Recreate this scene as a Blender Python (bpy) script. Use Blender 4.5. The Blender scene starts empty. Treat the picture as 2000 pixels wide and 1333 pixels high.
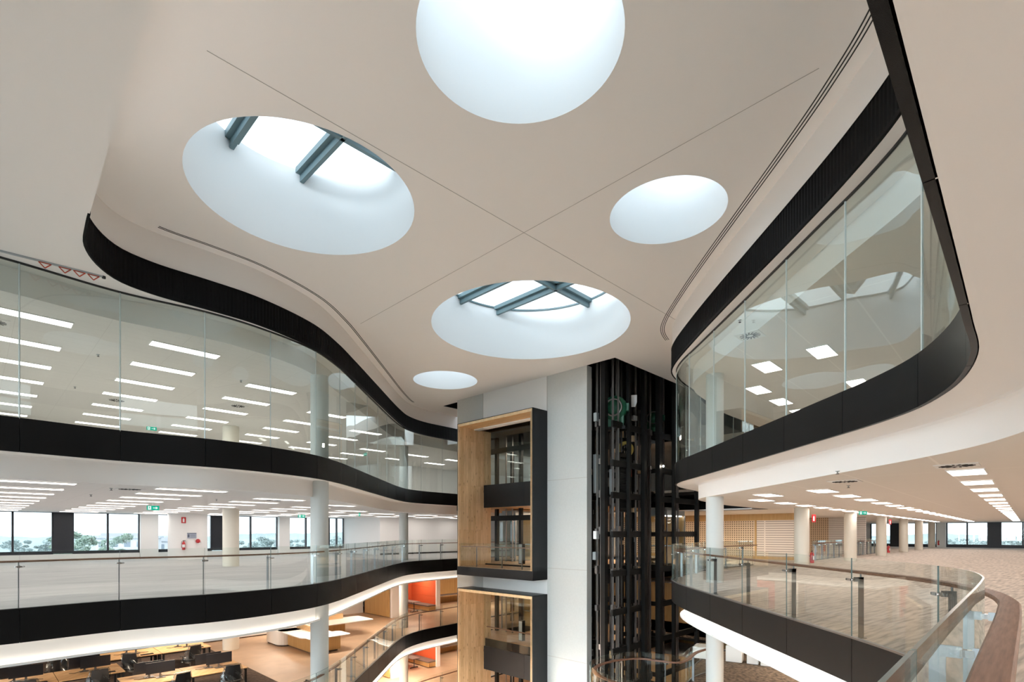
import bpy, bmesh, math, random
from mathutils import Vector, Matrix
from mathutils.geometry import tessellate_polygon
random.seed(7)
C = bpy.context.scene.collection
PI = math.pi
TH = math.radians(44.3)
SA, CA = math.sin(TH), math.cos(TH)
RZ = PI / 2 - TH            # rotation that turns local +X into the building's long axis

def W(a, b):
    """building axes (a along the long walls, b across) -> world x, y"""
    return (SA * a - CA * b, CA * a + SA * b)

# ------------------------------------------------------------------ materials
def new_mat(name):
    m = bpy.data.materials.new(name); m.use_nodes = True
    nt = m.node_tree
    return m, nt, nt.nodes['Principled BSDF']

def plain(name, col, rough=0.5, metal=0.0, bump=0.0, bscale=60.0, var=0.0, spec=None):
    m, nt, p = new_mat(name)
    p.inputs['Base Color'].default_value = (*col, 1)
    p.inputs['Roughness'].default_value = rough
    p.inputs['Metallic'].default_value = metal
    if spec is not None: p.inputs['Specular IOR Level'].default_value = spec
    tc = nt.nodes.new('ShaderNodeTexCoord')
    nz = nt.nodes.new('ShaderNodeTexNoise'); nz.inputs['Scale'].default_value = bscale
    nz.inputs['Detail'].default_value = 3
    nt.links.new(tc.outputs['Object'], nz.inputs['Vector'])
    if bump:
        b = nt.nodes.new('ShaderNodeBump'); b.inputs['Strength'].default_value = bump; b.inputs['Distance'].default_value = 0.01
        nt.links.new(nz.outputs['Fac'], b.inputs['Height']); nt.links.new(b.outputs['Normal'], p.inputs['Normal'])
    if var:
        r = nt.nodes.new('ShaderNodeValToRGB')
        r.color_ramp.elements[0].position = 0.3; r.color_ramp.elements[1].position = 0.7
        r.color_ramp.elements[0].color = (*[c * (1 - var) for c in col], 1)
        r.color_ramp.elements[1].color = (*[min(1, c * (1 + var)) for c in col], 1)
        nt.links.new(nz.outputs['Fac'], r.inputs['Fac']); nt.links.new(r.outputs['Color'], p.inputs['Base Color'])
    return m

def emit(name, col, s):
    m = bpy.data.materials.new(name); m.use_nodes = True
    nt = m.node_tree; nt.nodes.clear()
    e = nt.nodes.new('ShaderNodeEmission'); o = nt.nodes.new('ShaderNodeOutputMaterial')
    e.inputs['Color'].default_value = (*col, 1); e.inputs['Strength'].default_value = s
    nt.links.new(e.outputs[0], o.inputs[0])
    return m

def glass(name, tint=(0.955, 0.98, 0.97), ior=1.5, rough=0.0):
    m = bpy.data.materials.new(name); m.use_nodes = True
    nt = m.node_tree; nt.nodes.clear()
    t = nt.nodes.new('ShaderNodeBsdfTransparent'); t.inputs['Color'].default_value = (*tint, 1)
    g = nt.nodes.new('ShaderNodeBsdfGlossy'); g.inputs['Roughness'].default_value = rough
    g.inputs['Color'].default_value = (0.95, 1, 0.99, 1)
    f = nt.nodes.new('ShaderNodeFresnel')      # thin pane: the same reflectance from either face
    ge = nt.nodes.new('ShaderNodeNewGeometry'); mr = nt.nodes.new('ShaderNodeMapRange')
    mr.inputs['To Min'].default_value = ior; mr.inputs['To Max'].default_value = 1 / ior
    nt.links.new(ge.outputs['Backfacing'], mr.inputs['Value']); nt.links.new(mr.outputs[0], f.inputs['IOR'])
    x = nt.nodes.new('ShaderNodeMixShader'); o = nt.nodes.new('ShaderNodeOutputMaterial')
    nt.links.new(f.outputs[0], x.inputs[0]); nt.links.new(t.outputs[0], x.inputs[1])
    nt.links.new(g.outputs[0], x.inputs[2]); nt.links.new(x.outputs[0], o.inputs[0])
    return m

def striped(name, cols, scale, rot=0.0, rough=0.6, metal=0.0, coord='Object', bump=0.0, detail=4.0):
    """stretched noise: carpet streaks, timber grain"""
    m, nt, p = new_mat(name)
    tc = nt.nodes.new('ShaderNodeTexCoord'); mp = nt.nodes.new('ShaderNodeMapping')
    mp.inputs['Scale'].default_value = scale; mp.inputs['Rotation'].default_value = (0, 0, rot)
    # rotate first, then stretch
    mp2 = nt.nodes.new('ShaderNodeMapping'); mp2.inputs['Rotation'].default_value = (0, 0, rot)
    mp.inputs['Rotation'].default_value = (0, 0, 0)
    nz = nt.nodes.new('ShaderNodeTexNoise'); nz.inputs['Scale'].default_value = 1.0; nz.inputs['Detail'].default_value = detail
    r = nt.nodes.new('ShaderNodeValToRGB'); els = r.color_ramp.elements
    while len(els) < len(cols): els.new(0.5)
    for i, c in enumerate(cols):
        els[i].position = 0.3 + 0.4 * i / (len(cols) - 1); els[i].color = (*c, 1)
    nt.links.new(tc.outputs[coord], mp2.inputs['Vector']); nt.links.new(mp2.outputs[0], mp.inputs['Vector'])
    nt.links.new(mp.outputs[0], nz.inputs['Vector']); nt.links.new(nz.outputs['Fac'], r.inputs['Fac'])
    nt.links.new(r.outputs['Color'], p.inputs['Base Color'])
    p.inputs['Roughness'].default_value = rough; p.inputs['Metallic'].default_value = metal
    if bump:
        b = nt.nodes.new('ShaderNodeBump'); b.inputs['Strength'].default_value = bump; b.inputs['Distance'].default_value = 0.01
        nt.links.new(nz.outputs['Fac'], b.inputs['Height']); nt.links.new(b.outputs['Normal'], p.inputs['Normal'])
    return m

def planks(name, c1, c2, c3, pw, pl, vertical=True, rough=0.45):
    """knotty timber boards; local X (along the wall) and Z of a wall, or the X/Y of a soffit"""
    m, nt, p = new_mat(name)
    tc = nt.nodes.new('ShaderNodeTexCoord')
    sep = nt.nodes.new('ShaderNodeSeparateXYZ'); com = nt.nodes.new('ShaderNodeCombineXYZ')
    rot = nt.nodes.new('ShaderNodeMapping'); rot.inputs['Rotation'].default_value = (0, 0, -RZ)
    nt.links.new(tc.outputs['Object'], rot.inputs['Vector']); nt.links.new(rot.outputs[0], sep.inputs[0])
    if vertical:
        add = nt.nodes.new('ShaderNodeMath'); add.operation = 'ADD'
        nt.links.new(sep.outputs['X'], add.inputs[0]); nt.links.new(sep.outputs['Y'], add.inputs[1])
        nt.links.new(sep.outputs['Z'], com.inputs[0]); nt.links.new(add.outputs[0], com.inputs[1])
    else:
        nt.links.new(sep.outputs['Y'], com.inputs[0]); nt.links.new(sep.outputs['X'], com.inputs[1])
    br = nt.nodes.new('ShaderNodeTexBrick')
    br.inputs['Scale'].default_value = 1.0; br.inputs['Brick Width'].default_value = pl; br.inputs['Row Height'].default_value = pw
    br.inputs['Mortar Size'].default_value = 0.0015; br.offset = 0.37; br.offset_frequency = 3
    br.inputs['Color1'].default_value = (*c1, 1); br.inputs['Color2'].default_value = (*c2, 1)
    br.inputs['Mortar'].default_value = (*[c * 0.45 for c in c3], 1)
    br.inputs['Bias'].default_value = -0.1
    nt.links.new(com.outputs[0], br.inputs['Vector'])
    mp = nt.nodes.new('ShaderNodeMapping'); mp.inputs['Scale'].default_value = (1.2, 14, 1)
    nz = nt.nodes.new('ShaderNodeTexNoise'); nz.inputs['Scale'].default_value = 1.6; nz.inputs['Detail'].default_value = 5
    nz.inputs['Distortion'].default_value = 0.6
    nt.links.new(com.outputs[0], mp.inputs['Vector']); nt.links.new(mp.outputs[0], nz.inputs['Vector'])
    mx = nt.nodes.new('ShaderNodeMix'); mx.data_type = 'RGBA'; mx.blend_type = 'MULTIPLY'; mx.inputs['Factor'].default_value = 0.8
    rp = nt.nodes.new('ShaderNodeValToRGB'); rp.color_ramp.elements[0].position = 0.3; rp.color_ramp.elements[1].position = 0.62
    rp.color_ramp.elements[0].color = (0.78, 0.73, 0.66, 1); rp.color_ramp.elements[1].color = (1, 1, 1, 1)
    nt.links.new(nz.outputs['Fac'], rp.inputs['Fac'])
    nt.links.new(br.outputs['Color'], mx.inputs[6]); nt.links.new(rp.outputs['Color'], mx.inputs[7])
    # knots
    mk = nt.nodes.new('ShaderNodeMapping'); mk.inputs['Scale'].default_value = (1.5, 5.0, 1)
    vo = nt.nodes.new('ShaderNodeTexVoronoi'); vo.inputs['Scale'].default_value = 1.5
    nt.links.new(com.outputs[0], mk.inputs['Vector']); nt.links.new(mk.outputs[0], vo.inputs['Vector'])
    kr = nt.nodes.new('ShaderNodeValToRGB'); kr.color_ramp.elements[0].position = 0.05; kr.color_ramp.elements[1].position = 0.22
    kr.color_ramp.elements[0].color = (0.35, 0.25, 0.18, 1); kr.color_ramp.elements[1].color = (1, 1, 1, 1)
    nt.links.new(vo.outputs['Distance'], kr.inputs['Fac'])
    m2 = nt.nodes.new('ShaderNodeMix'); m2.data_type = 'RGBA'; m2.blend_type = 'MULTIPLY'; m2.inputs['Factor'].default_value = 0.85
    nt.links.new(mx.outputs[2], m2.inputs[6]); nt.links.new(kr.outputs['Color'], m2.inputs[7])
    nt.links.new(m2.outputs[2], p.inputs['Base Color'])
    p.inputs['Roughness'].default_value = rough
    return m

def ceiling_tiles(name, col, line, sx, sy, t=0.012):
    """metal ceiling tiles, joints along the building axes"""
    m, nt, p = new_mat(name)
    tc = nt.nodes.new('ShaderNodeTexCoord'); rot = nt.nodes.new('ShaderNodeMapping')
    rot.inputs['Rotation'].default_value = (0, 0, -RZ)
    nt.links.new(tc.outputs['Object'], rot.inputs['Vector'])
    br = nt.nodes.new('ShaderNodeTexBrick'); br.offset = 0.0
    br.inputs['Scale'].default_value = 1.0; br.inputs['Brick Width'].default_value = sx; br.inputs['Row Height'].default_value = sy
    br.inputs['Mortar Size'].default_value = t
    br.inputs['Color1'].default_value = (*col, 1); br.inputs['Color2'].default_value = (*[c * 0.985 for c in col], 1)
    br.inputs['Mortar'].default_value = (*line, 1)
    nt.links.new(rot.outputs[0], br.inputs['Vector']); nt.links.new(br.outputs['Color'], p.inputs['Base Color'])
    p.inputs['Roughness'].default_value = 0.7
    return m

M = {}
M['plaster'] = plain('plaster_warm_white', (0.875, 0.835, 0.80), 0.85, bump=0.02, bscale=220)
M['white'] = plain('paint_white', (0.88, 0.87, 0.85), 0.8, bump=0.02, bscale=200)
M['wellwhite'] = plain('skylight_paint', (0.84, 0.86, 0.87), 0.9)
M['black'] = plain('black_metal_panel', (0.008, 0.009, 0.011), 0.4, 0.0, spec=0.4)
M['bandblack'] = plain('perforated_black_metal', (0.007, 0.0065, 0.0065), 0.36, 0.0, bump=0.25, bscale=300, spec=0.2)
M['fascia'] = plain('ribbed_black_metal', (0.004, 0.0035, 0.0035), 0.6, spec=0.12)
M['joint'] = plain('shadow_joint', (0.42, 0.39, 0.36), 0.9)
M['slot'] = plain('dark_slot', (0.03, 0.028, 0.026), 0.8)
M['steel'] = plain('brushed_steel', (0.27, 0.275, 0.28), 0.38, 1.0)
M['chrome'] = plain('polished_steel', (0.62, 0.62, 0.62), 0.16, 1.0)
M['railsteel'] = plain('guide_rail_steel', (0.23, 0.21, 0.20), 0.38, 0.85)
M['shaftblack'] = plain('shaft_black_paint', (0.006, 0.0055, 0.005), 0.5, spec=0.25)
M['railwood'] = striped('handrail_timber', [(0.15, 0.065, 0.038), (0.23, 0.105, 0.062), (0.29, 0.145, 0.09)], (4, 60, 60), -RZ, 0.45, bump=0.0)
M['concrete'] = plain('concrete_panel', (0.57, 0.585, 0.57), 0.75, bump=0.04, bscale=14, var=0.025)
M['column'] = plain('column_concrete', (0.58, 0.59, 0.565), 0.6, bump=0.03, bscale=40)
M['columnwarm'] = plain('column_beige', (0.74, 0.70, 0.61), 0.65, bump=0.02, bscale=40)
M['timber'] = planks('knotty_timber', (0.66, 0.45, 0.25), (0.82, 0.61, 0.38), (0.40, 0.26, 0.13), 0.17, 2.3)
M['timbersoffit'] = planks('timber_soffit', (0.66, 0.42, 0.20), (0.74, 0.49, 0.26), (0.3, 0.17, 0.07), 0.17, 2.0, vertical=False)
M['timberedge'] = plain('timber_edge', (0.76, 0.55, 0.32), 0.5, var=0.12, bscale=5)
M['oak'] = striped('pale_oak_board', [(0.50, 0.30, 0.14), (0.62, 0.40, 0.20), (0.68, 0.46, 0.25)], (1.2, 14, 14), -RZ, 0.45)
M['doortimber'] = striped('door_veneer', [(0.47, 0.28, 0.10), (0.56, 0.35, 0.14)], (9, 9, 0.8), -RZ, 0.5)
M['floorwood'] = planks('floor_boards', (0.40, 0.25, 0.14), (0.50, 0.34, 0.20), (0.35, 0.22, 0.12), 0.2, 2.2, vertical=False, rough=0.4)
M['vinyl'] = plain('beige_vinyl', (0.50, 0.36, 0.25), 0.35, var=0.08, bscale=1.6)
M['carpet'] = striped('grey_streaked_carpet', [(0.36, 0.32, 0.285), (0.56, 0.49, 0.43), (0.70, 0.62, 0.55)], (1.4, 13, 13), -RZ + 0.12, 0.9, bump=0.15, detail=5)
M['carpetcool'] = striped('cool_grey_carpet', [(0.35, 0.345, 0.35), (0.43, 0.42, 0.42), (0.52, 0.51, 0.50)], (0.6, 10, 10), -RZ, 0.75, bump=0.1, detail=5)
M['carpetpale'] = plain('pale_carpet', (0.66, 0.65, 0.63), 0.95, var=0.06, bscale=3)
M['carpetdark'] = plain('brown_carpet', (0.10, 0.07, 0.055), 0.95, var=0.35, bscale=8)
M['carpetmottle'] = plain('mottled_brown_carpet', (0.17, 0.125, 0.09), 0.95, var=0.75, bscale=7)
M['tileL'] = ceiling_tiles('ceiling_tiles_fine', (0.86, 0.84, 0.81), (0.74, 0.72, 0.69), 1.65, 0.4, 0.006)
M['tileR'] = ceiling_tiles('ceiling_tiles_wide', (0.84, 0.79, 0.73), (0.92, 0.87, 0.81), 6.0, 1.55, 0.02)
M['lamp'] = emit('lamp_diffuser', (1.0, 0.92, 0.86), 8.0)
M['lampU'] = emit('lamp_diffuser_upper', (1.0, 0.93, 0.87), 6.0)
M['lampR'] = emit('lamp_panel_diffuser', (1.0, 0.92, 0.86), 8.8)
M['led'] = emit('cove_led', (1.0, 0.88, 0.76), 5.0)
M['spotlamp'] = emit('shaft_work_lamp', (1.0, 0.9, 0.75), 60.0)
M['glass'] = glass('clear_glass')
M['screenglass'] = glass('tinted_screen_glass', (0.925, 0.95, 0.935))
M['skyglass'] = glass('skylight_glass', (0.93, 0.97, 0.98))
M['winglass'] = glass('window_glass', (0.95, 0.975, 0.98))
M['glassedge'] = plain('glass_edge', (0.16, 0.22, 0.21), 0.2, spec=0.8)
M['glassedgepale'] = plain('pale_glass_edge', (0.55, 0.60, 0.58), 0.3)
M['mullion'] = plain('dark_window_frame', (0.02, 0.024, 0.032), 0.4)
M['beam'] = plain('skylight_beam', (0.11, 0.175, 0.195), 0.45)
M['red'] = plain('signal_red', (0.55, 0.03, 0.035), 0.3)
M['redtri'] = plain('orange_red_clip', (0.50, 0.07, 0.03), 0.5)
M['signwhite'] = plain('sign_white', (0.85, 0.85, 0.85), 0.5)
M['exitgreen'] = emit('exit_sign_green', (0.01, 0.42, 0.27), 0.9)
M['exitwhite'] = emit('exit_sign_white', (0.85, 1.0, 0.95), 1.0)
M['noticegrey'] = plain('notice_board', (0.42, 0.46, 0.55), 0.5)
M['noticedark'] = plain('notice_text', (0.10, 0.12, 0.17), 0.5)
M['orange'] = plain('orange_upholstery', (0.58, 0.10, 0.028), 0.8, bump=0.1, bscale=150)
M['seatpad'] = plain('brown_seat_pad', (0.16, 0.12, 0.10), 0.7)
M['screen'] = plain('monitor_screen', (0.022, 0.022, 0.026), 0.25)
M['plastic'] = plain('black_plastic', (0.02, 0.02, 0.02), 0.5)
M['mesh'] = plain('chair_mesh', (0.035, 0.034, 0.034), 0.8, bump=0.2, bscale=300)
M['film'] = glass('plastic_film', (0.80, 0.82, 0.84), 1.75, 0.22)
M['green'] = plain('machine_green', (0.004, 0.085, 0.04), 0.4)
M['yellow'] = plain('sheave_yellow', (0.55, 0.42, 0.10), 0.5)
M['galv'] = plain('galvanised_sheet', (0.42, 0.45, 0.46), 0.45, 0.6)
M['perf'] = None
M['leaf'] = plain('gum_leaves', (0.30, 0.38, 0.31), 0.9, bump=0.6, bscale=4, var=0.3)  # paler than true gum green: mist is mixed into the colour
M['leafpale'] = plain('haze_tinted_leaves', (0.40, 0.47, 0.46), 0.95, bump=0.5, bscale=1.5, var=0.25)  # distance haze painted into the leaf colour
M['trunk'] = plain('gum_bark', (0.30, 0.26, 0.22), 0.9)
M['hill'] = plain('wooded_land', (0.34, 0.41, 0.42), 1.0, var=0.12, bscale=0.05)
M['render'] = plain('building_render', (0.60, 0.60, 0.62), 0.9)
M['roofgrey'] = plain('roof_grey', (0.45, 0.46, 0.50), 0.8)
M['winblue'] = plain('far_window', (0.25, 0.29, 0.34), 0.2)

# ------------------------------------------------------------------ mesh builder
class MB:
    def __init__(self): self.v = []; self.f = []; self.mi = []; self.sm = []
    def add(self, vs, fs, mi=0, sm=False):
        o = len(self.v); self.v += [tuple(p) for p in vs]
        for k, f in enumerate(fs):
            self.f.append(tuple(i + o for i in f)); self.mi.append(mi[k] if isinstance(mi, list) else mi); self.sm.append(sm)
    def box(self, x0, x1, y0, y1, z0, z1, mi=0, T=None):
        vs = [Vector((x, y, z)) for z in (z0, z1) for x, y in ((x0, y0), (x1, y0), (x1, y1), (x0, y1))]
        if T is not None: vs = [T @ p for p in vs]
        self.add(vs, [(3, 2, 1, 0), (4, 5, 6, 7), (0, 1, 5, 4), (1, 2, 6, 5), (2, 3, 7, 6), (3, 0, 4, 7)], mi)
    def abox(self, a0, a1, b0, b1, z0, z1, mi=0):
        if a0 > a1: a0, a1 = a1, a0
        if b0 > b1: b0, b1 = b1, b0
        vs = [(*W(a, b), z) for z in (z0, z1) for a, b in ((a0, b0), (a1, b0), (a1, b1), (a0, b1))]
        self.add(vs, [(3, 2, 1, 0), (4, 5, 6, 7), (0, 1, 5, 4), (1, 2, 6, 5), (2, 3, 7, 6), (3, 0, 4, 7)], mi)
    def lathe(self, prof, n=24, mi=0, c=(0, 0), sm=True, a0=0.0, a1=2 * PI, T=None):
        full = abs(a1 - a0 - 2 * PI) < 1e-6; m = n if full else n + 1
        vs = []
        for r, z in prof:
            for k in range(m):
                t = a0 + (a1 - a0) * k / n; vs.append(Vector((c[0] + r * math.cos(t), c[1] + r * math.sin(t), z)))
        if T is not None: vs = [T @ p for p in vs]
        fs = []
        for i in range(len(prof) - 1):
            for k in range(n):
                k2 = (k + 1) % m
                fs.append((i * m + k, i * m + k2, (i + 1) * m + k2, (i + 1) * m + k))
        self.add(vs, fs, mi, sm)
    def cyl(self, c, r, z0, z1, n=16, mi=0, T=None):
        self.lathe([(0.0001, z0), (r, z0)], n, mi, c, False, T=T); self.lathe([(r, z0), (r, z1)], n, mi, c, True, T=T)
        self.lathe([(r, z1), (0.0001, z1)], n, mi, c, False, T=T)
    def tube(self, path, r, n=8, mi=0, caps=True):
        P = [Vector(p) for p in path]; vs = []; m = len(P)
        up = Vector((0, 0, 1))
        for i, p in enumerate(P):
            t = (P[min(i + 1, m - 1)] - P[max(i - 1, 0)]).normalized()
            s = t.cross(up)
            if s.length < 1e-3: s = Vector((1, 0, 0))
            s.normalize(); u = s.cross(t)
            rr = r[i] if isinstance(r, (list, tuple)) else r
            for k in range(n):
                q = 2 * PI * k / n; vs.append(p + s * (rr * math.cos(q)) + u * (rr * math.sin(q)))
        fs = [(i * n + k, i * n + (k + 1) % n, (i + 1) * n + (k + 1) % n, (i + 1) * n + k) for i in range(m - 1) for k in range(n)]
        self.add(vs, fs, mi, True)
        if caps: self.add(vs[:n], [tuple(range(n))], mi); self.add(vs[-n:], [tuple(reversed(range(n)))], mi)
    def bar(self, p, q, w, h, mi=0):
        """square bar from p to q, w across, h in the upright sense"""
        p = Vector(p); q = Vector(q); t = (q - p).normalized()
        s = t.cross(Vector((0, 0, 1)))
        if s.length < 1e-3: s = Vector((1, 0, 0))
        s.normalize(); u = s.cross(t)
        vs = [e + s * (x * w / 2) + u * (y * h / 2) for e in (p, q) for x, y in ((-1, -1), (1, -1), (1, 1), (-1, 1))]
        self.add(vs, [(0, 1, 2, 3), (7, 6, 5, 4), (0, 4, 5, 1), (1, 5, 6, 2), (2, 6, 7, 3), (3, 7, 4, 0)], mi)
    def flat(self, loops, z, mi=0, up=True):
        L = [[Vector((x, y, 0)) for x, y in lp] for lp in loops]
        pts = [p for lp in L for p in lp]
        tris = tessellate_polygon(L)
        fs = []
        for t in tris:
            a, b, c = (pts[i] for i in t)
            n = (b - a).cross(c - a).z
            if abs(n) < 1e-9: continue
            fs.append(tuple(t) if (n > 0) == up else tuple(reversed(t)))
        self.add([(p.x, p.y, z) for p in pts], fs, mi)
    def slab(self, loop, z0, z1, mi=0, ms=None):
        self.flat([loop], z1, mi, True); self.flat([loop], z0, mi, False)
        n = len(loop)
        vs = [(x, y, z0) for x, y in loop] + [(x, y, z1) for x, y in loop]
        self.add(vs, [(i, (i + 1) % n, n + (i + 1) % n, n + i) for i in range(n)], mi if ms is None else ms)
    def sweep(self, path, sec, mi=0, closed=True, caps=True, sm=True, cmi=None):
        """sec: list of (offset to the path's left, z)"""
        N = normals(path); m = len(sec); n = len(path)
        P = [[(x + nx * o * k, y + ny * o * k, z) for o, z in sec] for (x, y), (nx, ny, k) in zip(path, N)]
        for j in range(m if closed else m - 1):      # each face strip keeps its own vertices, so section corners stay crisp
            j2 = (j + 1) % m
            vs = [P[i][j] for i in range(n)] + [P[i][j2] for i in range(n)]
            self.add(vs, [(i, i + 1, n + i + 1, n + i) for i in range(n - 1)], mi[j] if isinstance(mi, list) else mi, sm)
        if caps and closed:
            c = cmi if cmi is not None else (mi[0] if isinstance(mi, list) else mi)
            self.add(P[0], [tuple(range(m))], c); self.add(P[-1], [tuple(reversed(range(m)))], c)

def normals(path):
    out = []; n = len(path)
    for i in range(n):
        d = []
        for a, b in ((i - 1, i), (i, i + 1)):
            if a >= 0 and b < n:
                v = Vector((path[b][0] - path[a][0], path[b][1] - path[a][1]))
                if v.length > 1e-9: d.append(v.normalized())
        t = sum(d, Vector((0, 0))).normalized()
        k = 1.0 / max(0.6, t.dot(d[0]))
        out.append((-t.y, t.x, k))
    return out

def smooth(pts, sub=10):
    """Catmull-Rom through the points"""
    P = [Vector(p) for p in pts]; out = []
    for i in range(len(P) - 1):
        p0 = P[i - 1] if i else P[0] * 2 - P[1]
        p1, p2 = P[i], P[i + 1]
        p3 = P[i + 2] if i + 2 < len(P) else P[-1] * 2 - P[-2]
        d = [max(1e-4, (b - a).length ** 0.5) for a, b in ((p0, p1), (p1, p2), (p2, p3))]
        t0 = 0; t1 = d[0]; t2 = t1 + d[1]; t3 = t2 + d[2]
        for s in range(sub):
            t = t1 + (t2 - t1) * s / sub
            a1 = p0 * ((t1 - t) / (t1 - t0)) + p1 * ((t - t0) / (t1 - t0))
            a2 = p1 * ((t2 - t) / (t2 - t1)) + p2 * ((t - t1) / (t2 - t1))
            a3 = p2 * ((t3 - t) / (t3 - t2)) + p3 * ((t - t2) / (t3 - t2))
            b1 = a1 * ((t2 - t) / (t2 - t0)) + a2 * ((t - t0) / (t2 - t0))
            b2 = a2 * ((t3 - t) / (t3 - t1)) + a3 * ((t - t1) / (t3 - t1))
            q = b1 * ((t2 - t) / (t2 - t1)) + b2 * ((t - t1) / (t2 - t1))
            out.append((q.x, q.y))
    out.append((P[-1].x, P[-1].y))
    return out

def lens(path):
    s = [0.0]
    for i in range(1, len(path)): s.append(s[-1] + math.hypot(path[i][0] - path[i - 1][0], path[i][1] - path[i - 1][1]))
    return s

def at(path, s, L=None):
    L = L or lens(path); s = min(max(s, 0), L[-1])
    lo, hi = 0, len(L) - 1
    while hi - lo > 1:
        m = (lo + hi) // 2
        if L[m] <= s: lo = m
        else: hi = m
    t = (s - L[lo]) / max(1e-9, L[hi] - L[lo])
    return (path[lo][0] + (path[hi][0] - path[lo][0]) * t, path[lo][1] + (path[hi][1] - path[lo][1]) * t)

def sub(path, s0, s1, step=0.25):
    L = lens(path); n = max(2, int(abs(s1 - s0) / step) + 1)
    return [at(path, s0 + (s1 - s0) * k / (n - 1), L) for k in range(n)]

def offset(path, o):
    return [(x + nx * o * k, y + ny * o * k) for (x, y), (nx, ny, k) in zip(path, normals(path))]

def near_s(path, x, y):
    L = lens(path)
    i = min(range(len(path)), key=lambda i: (path[i][0] - x) ** 2 + (path[i][1] - y) ** 2)
    return L[i]

# ------------------------------------------------------------------ objects
def obj(name, mb, mats, parent=None, local=False, loc=None):
    if not isinstance(mats, (list, tuple)): mats = [mats]
    me = bpy.data.meshes.new(name)
    if parent is None and not local:
        if loc is None:
            xs = [p[0] for p in mb.v]; ys = [p[1] for p in mb.v]; zs = [p[2] for p in mb.v]
            loc = ((min(xs) + max(xs)) / 2, (min(ys) + max(ys)) / 2, min(zs))
        sh = Vector(loc)
    elif parent is not None and not local:
        sh = Vector(parent['base']) if 'base' in parent else Vector((0, 0, 0))
    else: sh = Vector((0, 0, 0))
    me.from_pydata([(p[0] - sh[0], p[1] - sh[1], p[2] - sh[2]) for p in mb.v], [], mb.f)
    for m in mats: me.materials.append(m)
    for p, mi, s in zip(me.polygons, mb.mi, mb.sm): p.material_index = mi; p.use_smooth = s
    me.validate(); me.update()
    o = bpy.data.objects.new(name, me); C.objects.link(o)
    if parent is not None: o.parent = parent
    elif loc is not None: o.location = loc
    if parent is not None and 'base' in parent: o['base'] = list(parent['base'])
    return o

def tag(o, label=None, cat=None, group=None, kind=None):
    if label: o['label'] = label
    if cat: o['category'] = cat
    if group: o['group'] = group
    if kind: o['kind'] = kind
    return o

def thing(name, label, cat, loc=(0, 0, 0), rz=0.0, group=None, world=False):
    """an Empty at the thing's base; world=True: its parts come in world coordinates"""
    o = bpy.data.objects.new(name, None); C.objects.link(o)
    o.empty_display_size = 0.2
    o.location = loc; o.rotation_euler = (0, 0, rz)
    tag(o, label, cat, group)
    if world: o['base'] = list(loc)
    return o

def part(name, mb, mats, parent, label=None):
    o = obj(name, mb, mats, parent, local='base' not in parent)
    if label: o['label'] = label
    return o

def struct(name, mb, mats, label=None):
    o = obj(name, mb, mats); tag(o, label, None, None, 'structure')
    return o

def dup(root, loc, rz=None, label=None, group=None):
    r = root.copy(); C.objects.link(r); r.location = loc
    if rz is not None: r.rotation_euler = (0, 0, rz)
    if label: r['label'] = label
    if group: r['group'] = group
    for ch in list(root.children):
        c = ch.copy(); C.objects.link(c); c.parent = r
        for g in list(ch.children):
            d = g.copy(); C.objects.link(d); d.parent = c
    return r

ORD = ['first', 'second', 'third', 'fourth', 'fifth', 'sixth', 'seventh', 'eighth', 'ninth', 'tenth', 'eleventh', 'twelfth',
       'thirteenth', 'fourteenth', 'fifteenth', 'sixteenth', 'seventeenth', 'eighteenth', 'nineteenth', 'twentieth']
# ------------------------------------------------------------------ plan curves (world metres, floor we stand on = 0)
EL = smooth([W(-14, 15.1), W(-8, 15.1), W(-3, 15.1), (-10.5, 10.87), (-9.2, 12.45), (-7.78, 13.6), (-7.0, 14.55), (-6.13, 16.3), (-5.9, 17.9),
             (-5.88, 19.8), (-5.9, 23.0), (-5.88, 27.6), (-5.7, 29.1), (-5.1, 30.5), (-3.45, 32.7), W(24, 25.7), W(32, 25.7), W(40, 25.7)])
ER0 = smooth([W(-14, .27), W(-6, .27), W(0, .27), W(3, .27), W(5.6, .27), (4.14, 4.66), (4.62, 5.35), (4.92, 6.05), (5.1, 6.85), (5.17, 8), (5.18, 10),
              (5.18, 12), (5.18, 14), (5.2, 16), (5.3, 17.3), (5.55, 18.4), (6.1, 19.5), (7.0, 20.8), W(22, 9.95), W(25, 9.95), W(27.5, 9.95)])
ER1 = smooth([W(-14, .372), W(-6, .372), W(0, .372), W(3.5, .372), W(5.6, .38), (4.3, 4.97), (4.87, 5.78), (5.22, 6.47), (5.5, 7.3), (5.62, 8.3), (5.63, 10),
              (5.62, 13), (5.58, 16), (5.56, 17.6), (5.72, 18.6), (6.2, 19.7), (7.1, 21.0), W(22.5, 9.95), W(25, 9.95), W(27.5, 9.95)])
FL = [W(5.0, -.23), W(5.0, .15), W(2.2, .15)] + smooth([W(1.6, .4), W(1.36, 1.2), W(1.36, 4), W(1.36, 6.7), (-7.12, 9.03), (-7.86, 9.8), (-8.45, 10.5),
      (-8.8, 11.3), (-8.85, 12.0), (-8.5, 12.68), (-7.73, 13.5), (-6.95, 14.45), (-6.13, 16.3), (-5.92, 17.95), (-5.88, 19.8), (-5.87, 23.0), (-5.84, 27.6),
      (-5.7, 29.2), (-5.12, 30.7), (-3.45, 32.8), W(24, 25.75), W(32, 25.75), W(40, 25.75)])
FR = smooth([W(5.0, -.2), W(5.3, .0), (4.4, 4.9), (5.0, 6.2), (5.28, 7.3), (5.38, 8.5), (5.40, 10), (5.38, 12), (5.36, 14), (5.38, 16), (5.46, 17.8),
             (5.62, 18.7), (6.05, 19.6), (7.0, 20.95), W(22.5, 9.7), W(25, 9.7), W(30, 9.7)])
OUT_L = [W(40, 34), W(21, 34), W(21, 39.3), W(-14, 39.3)]
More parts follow.
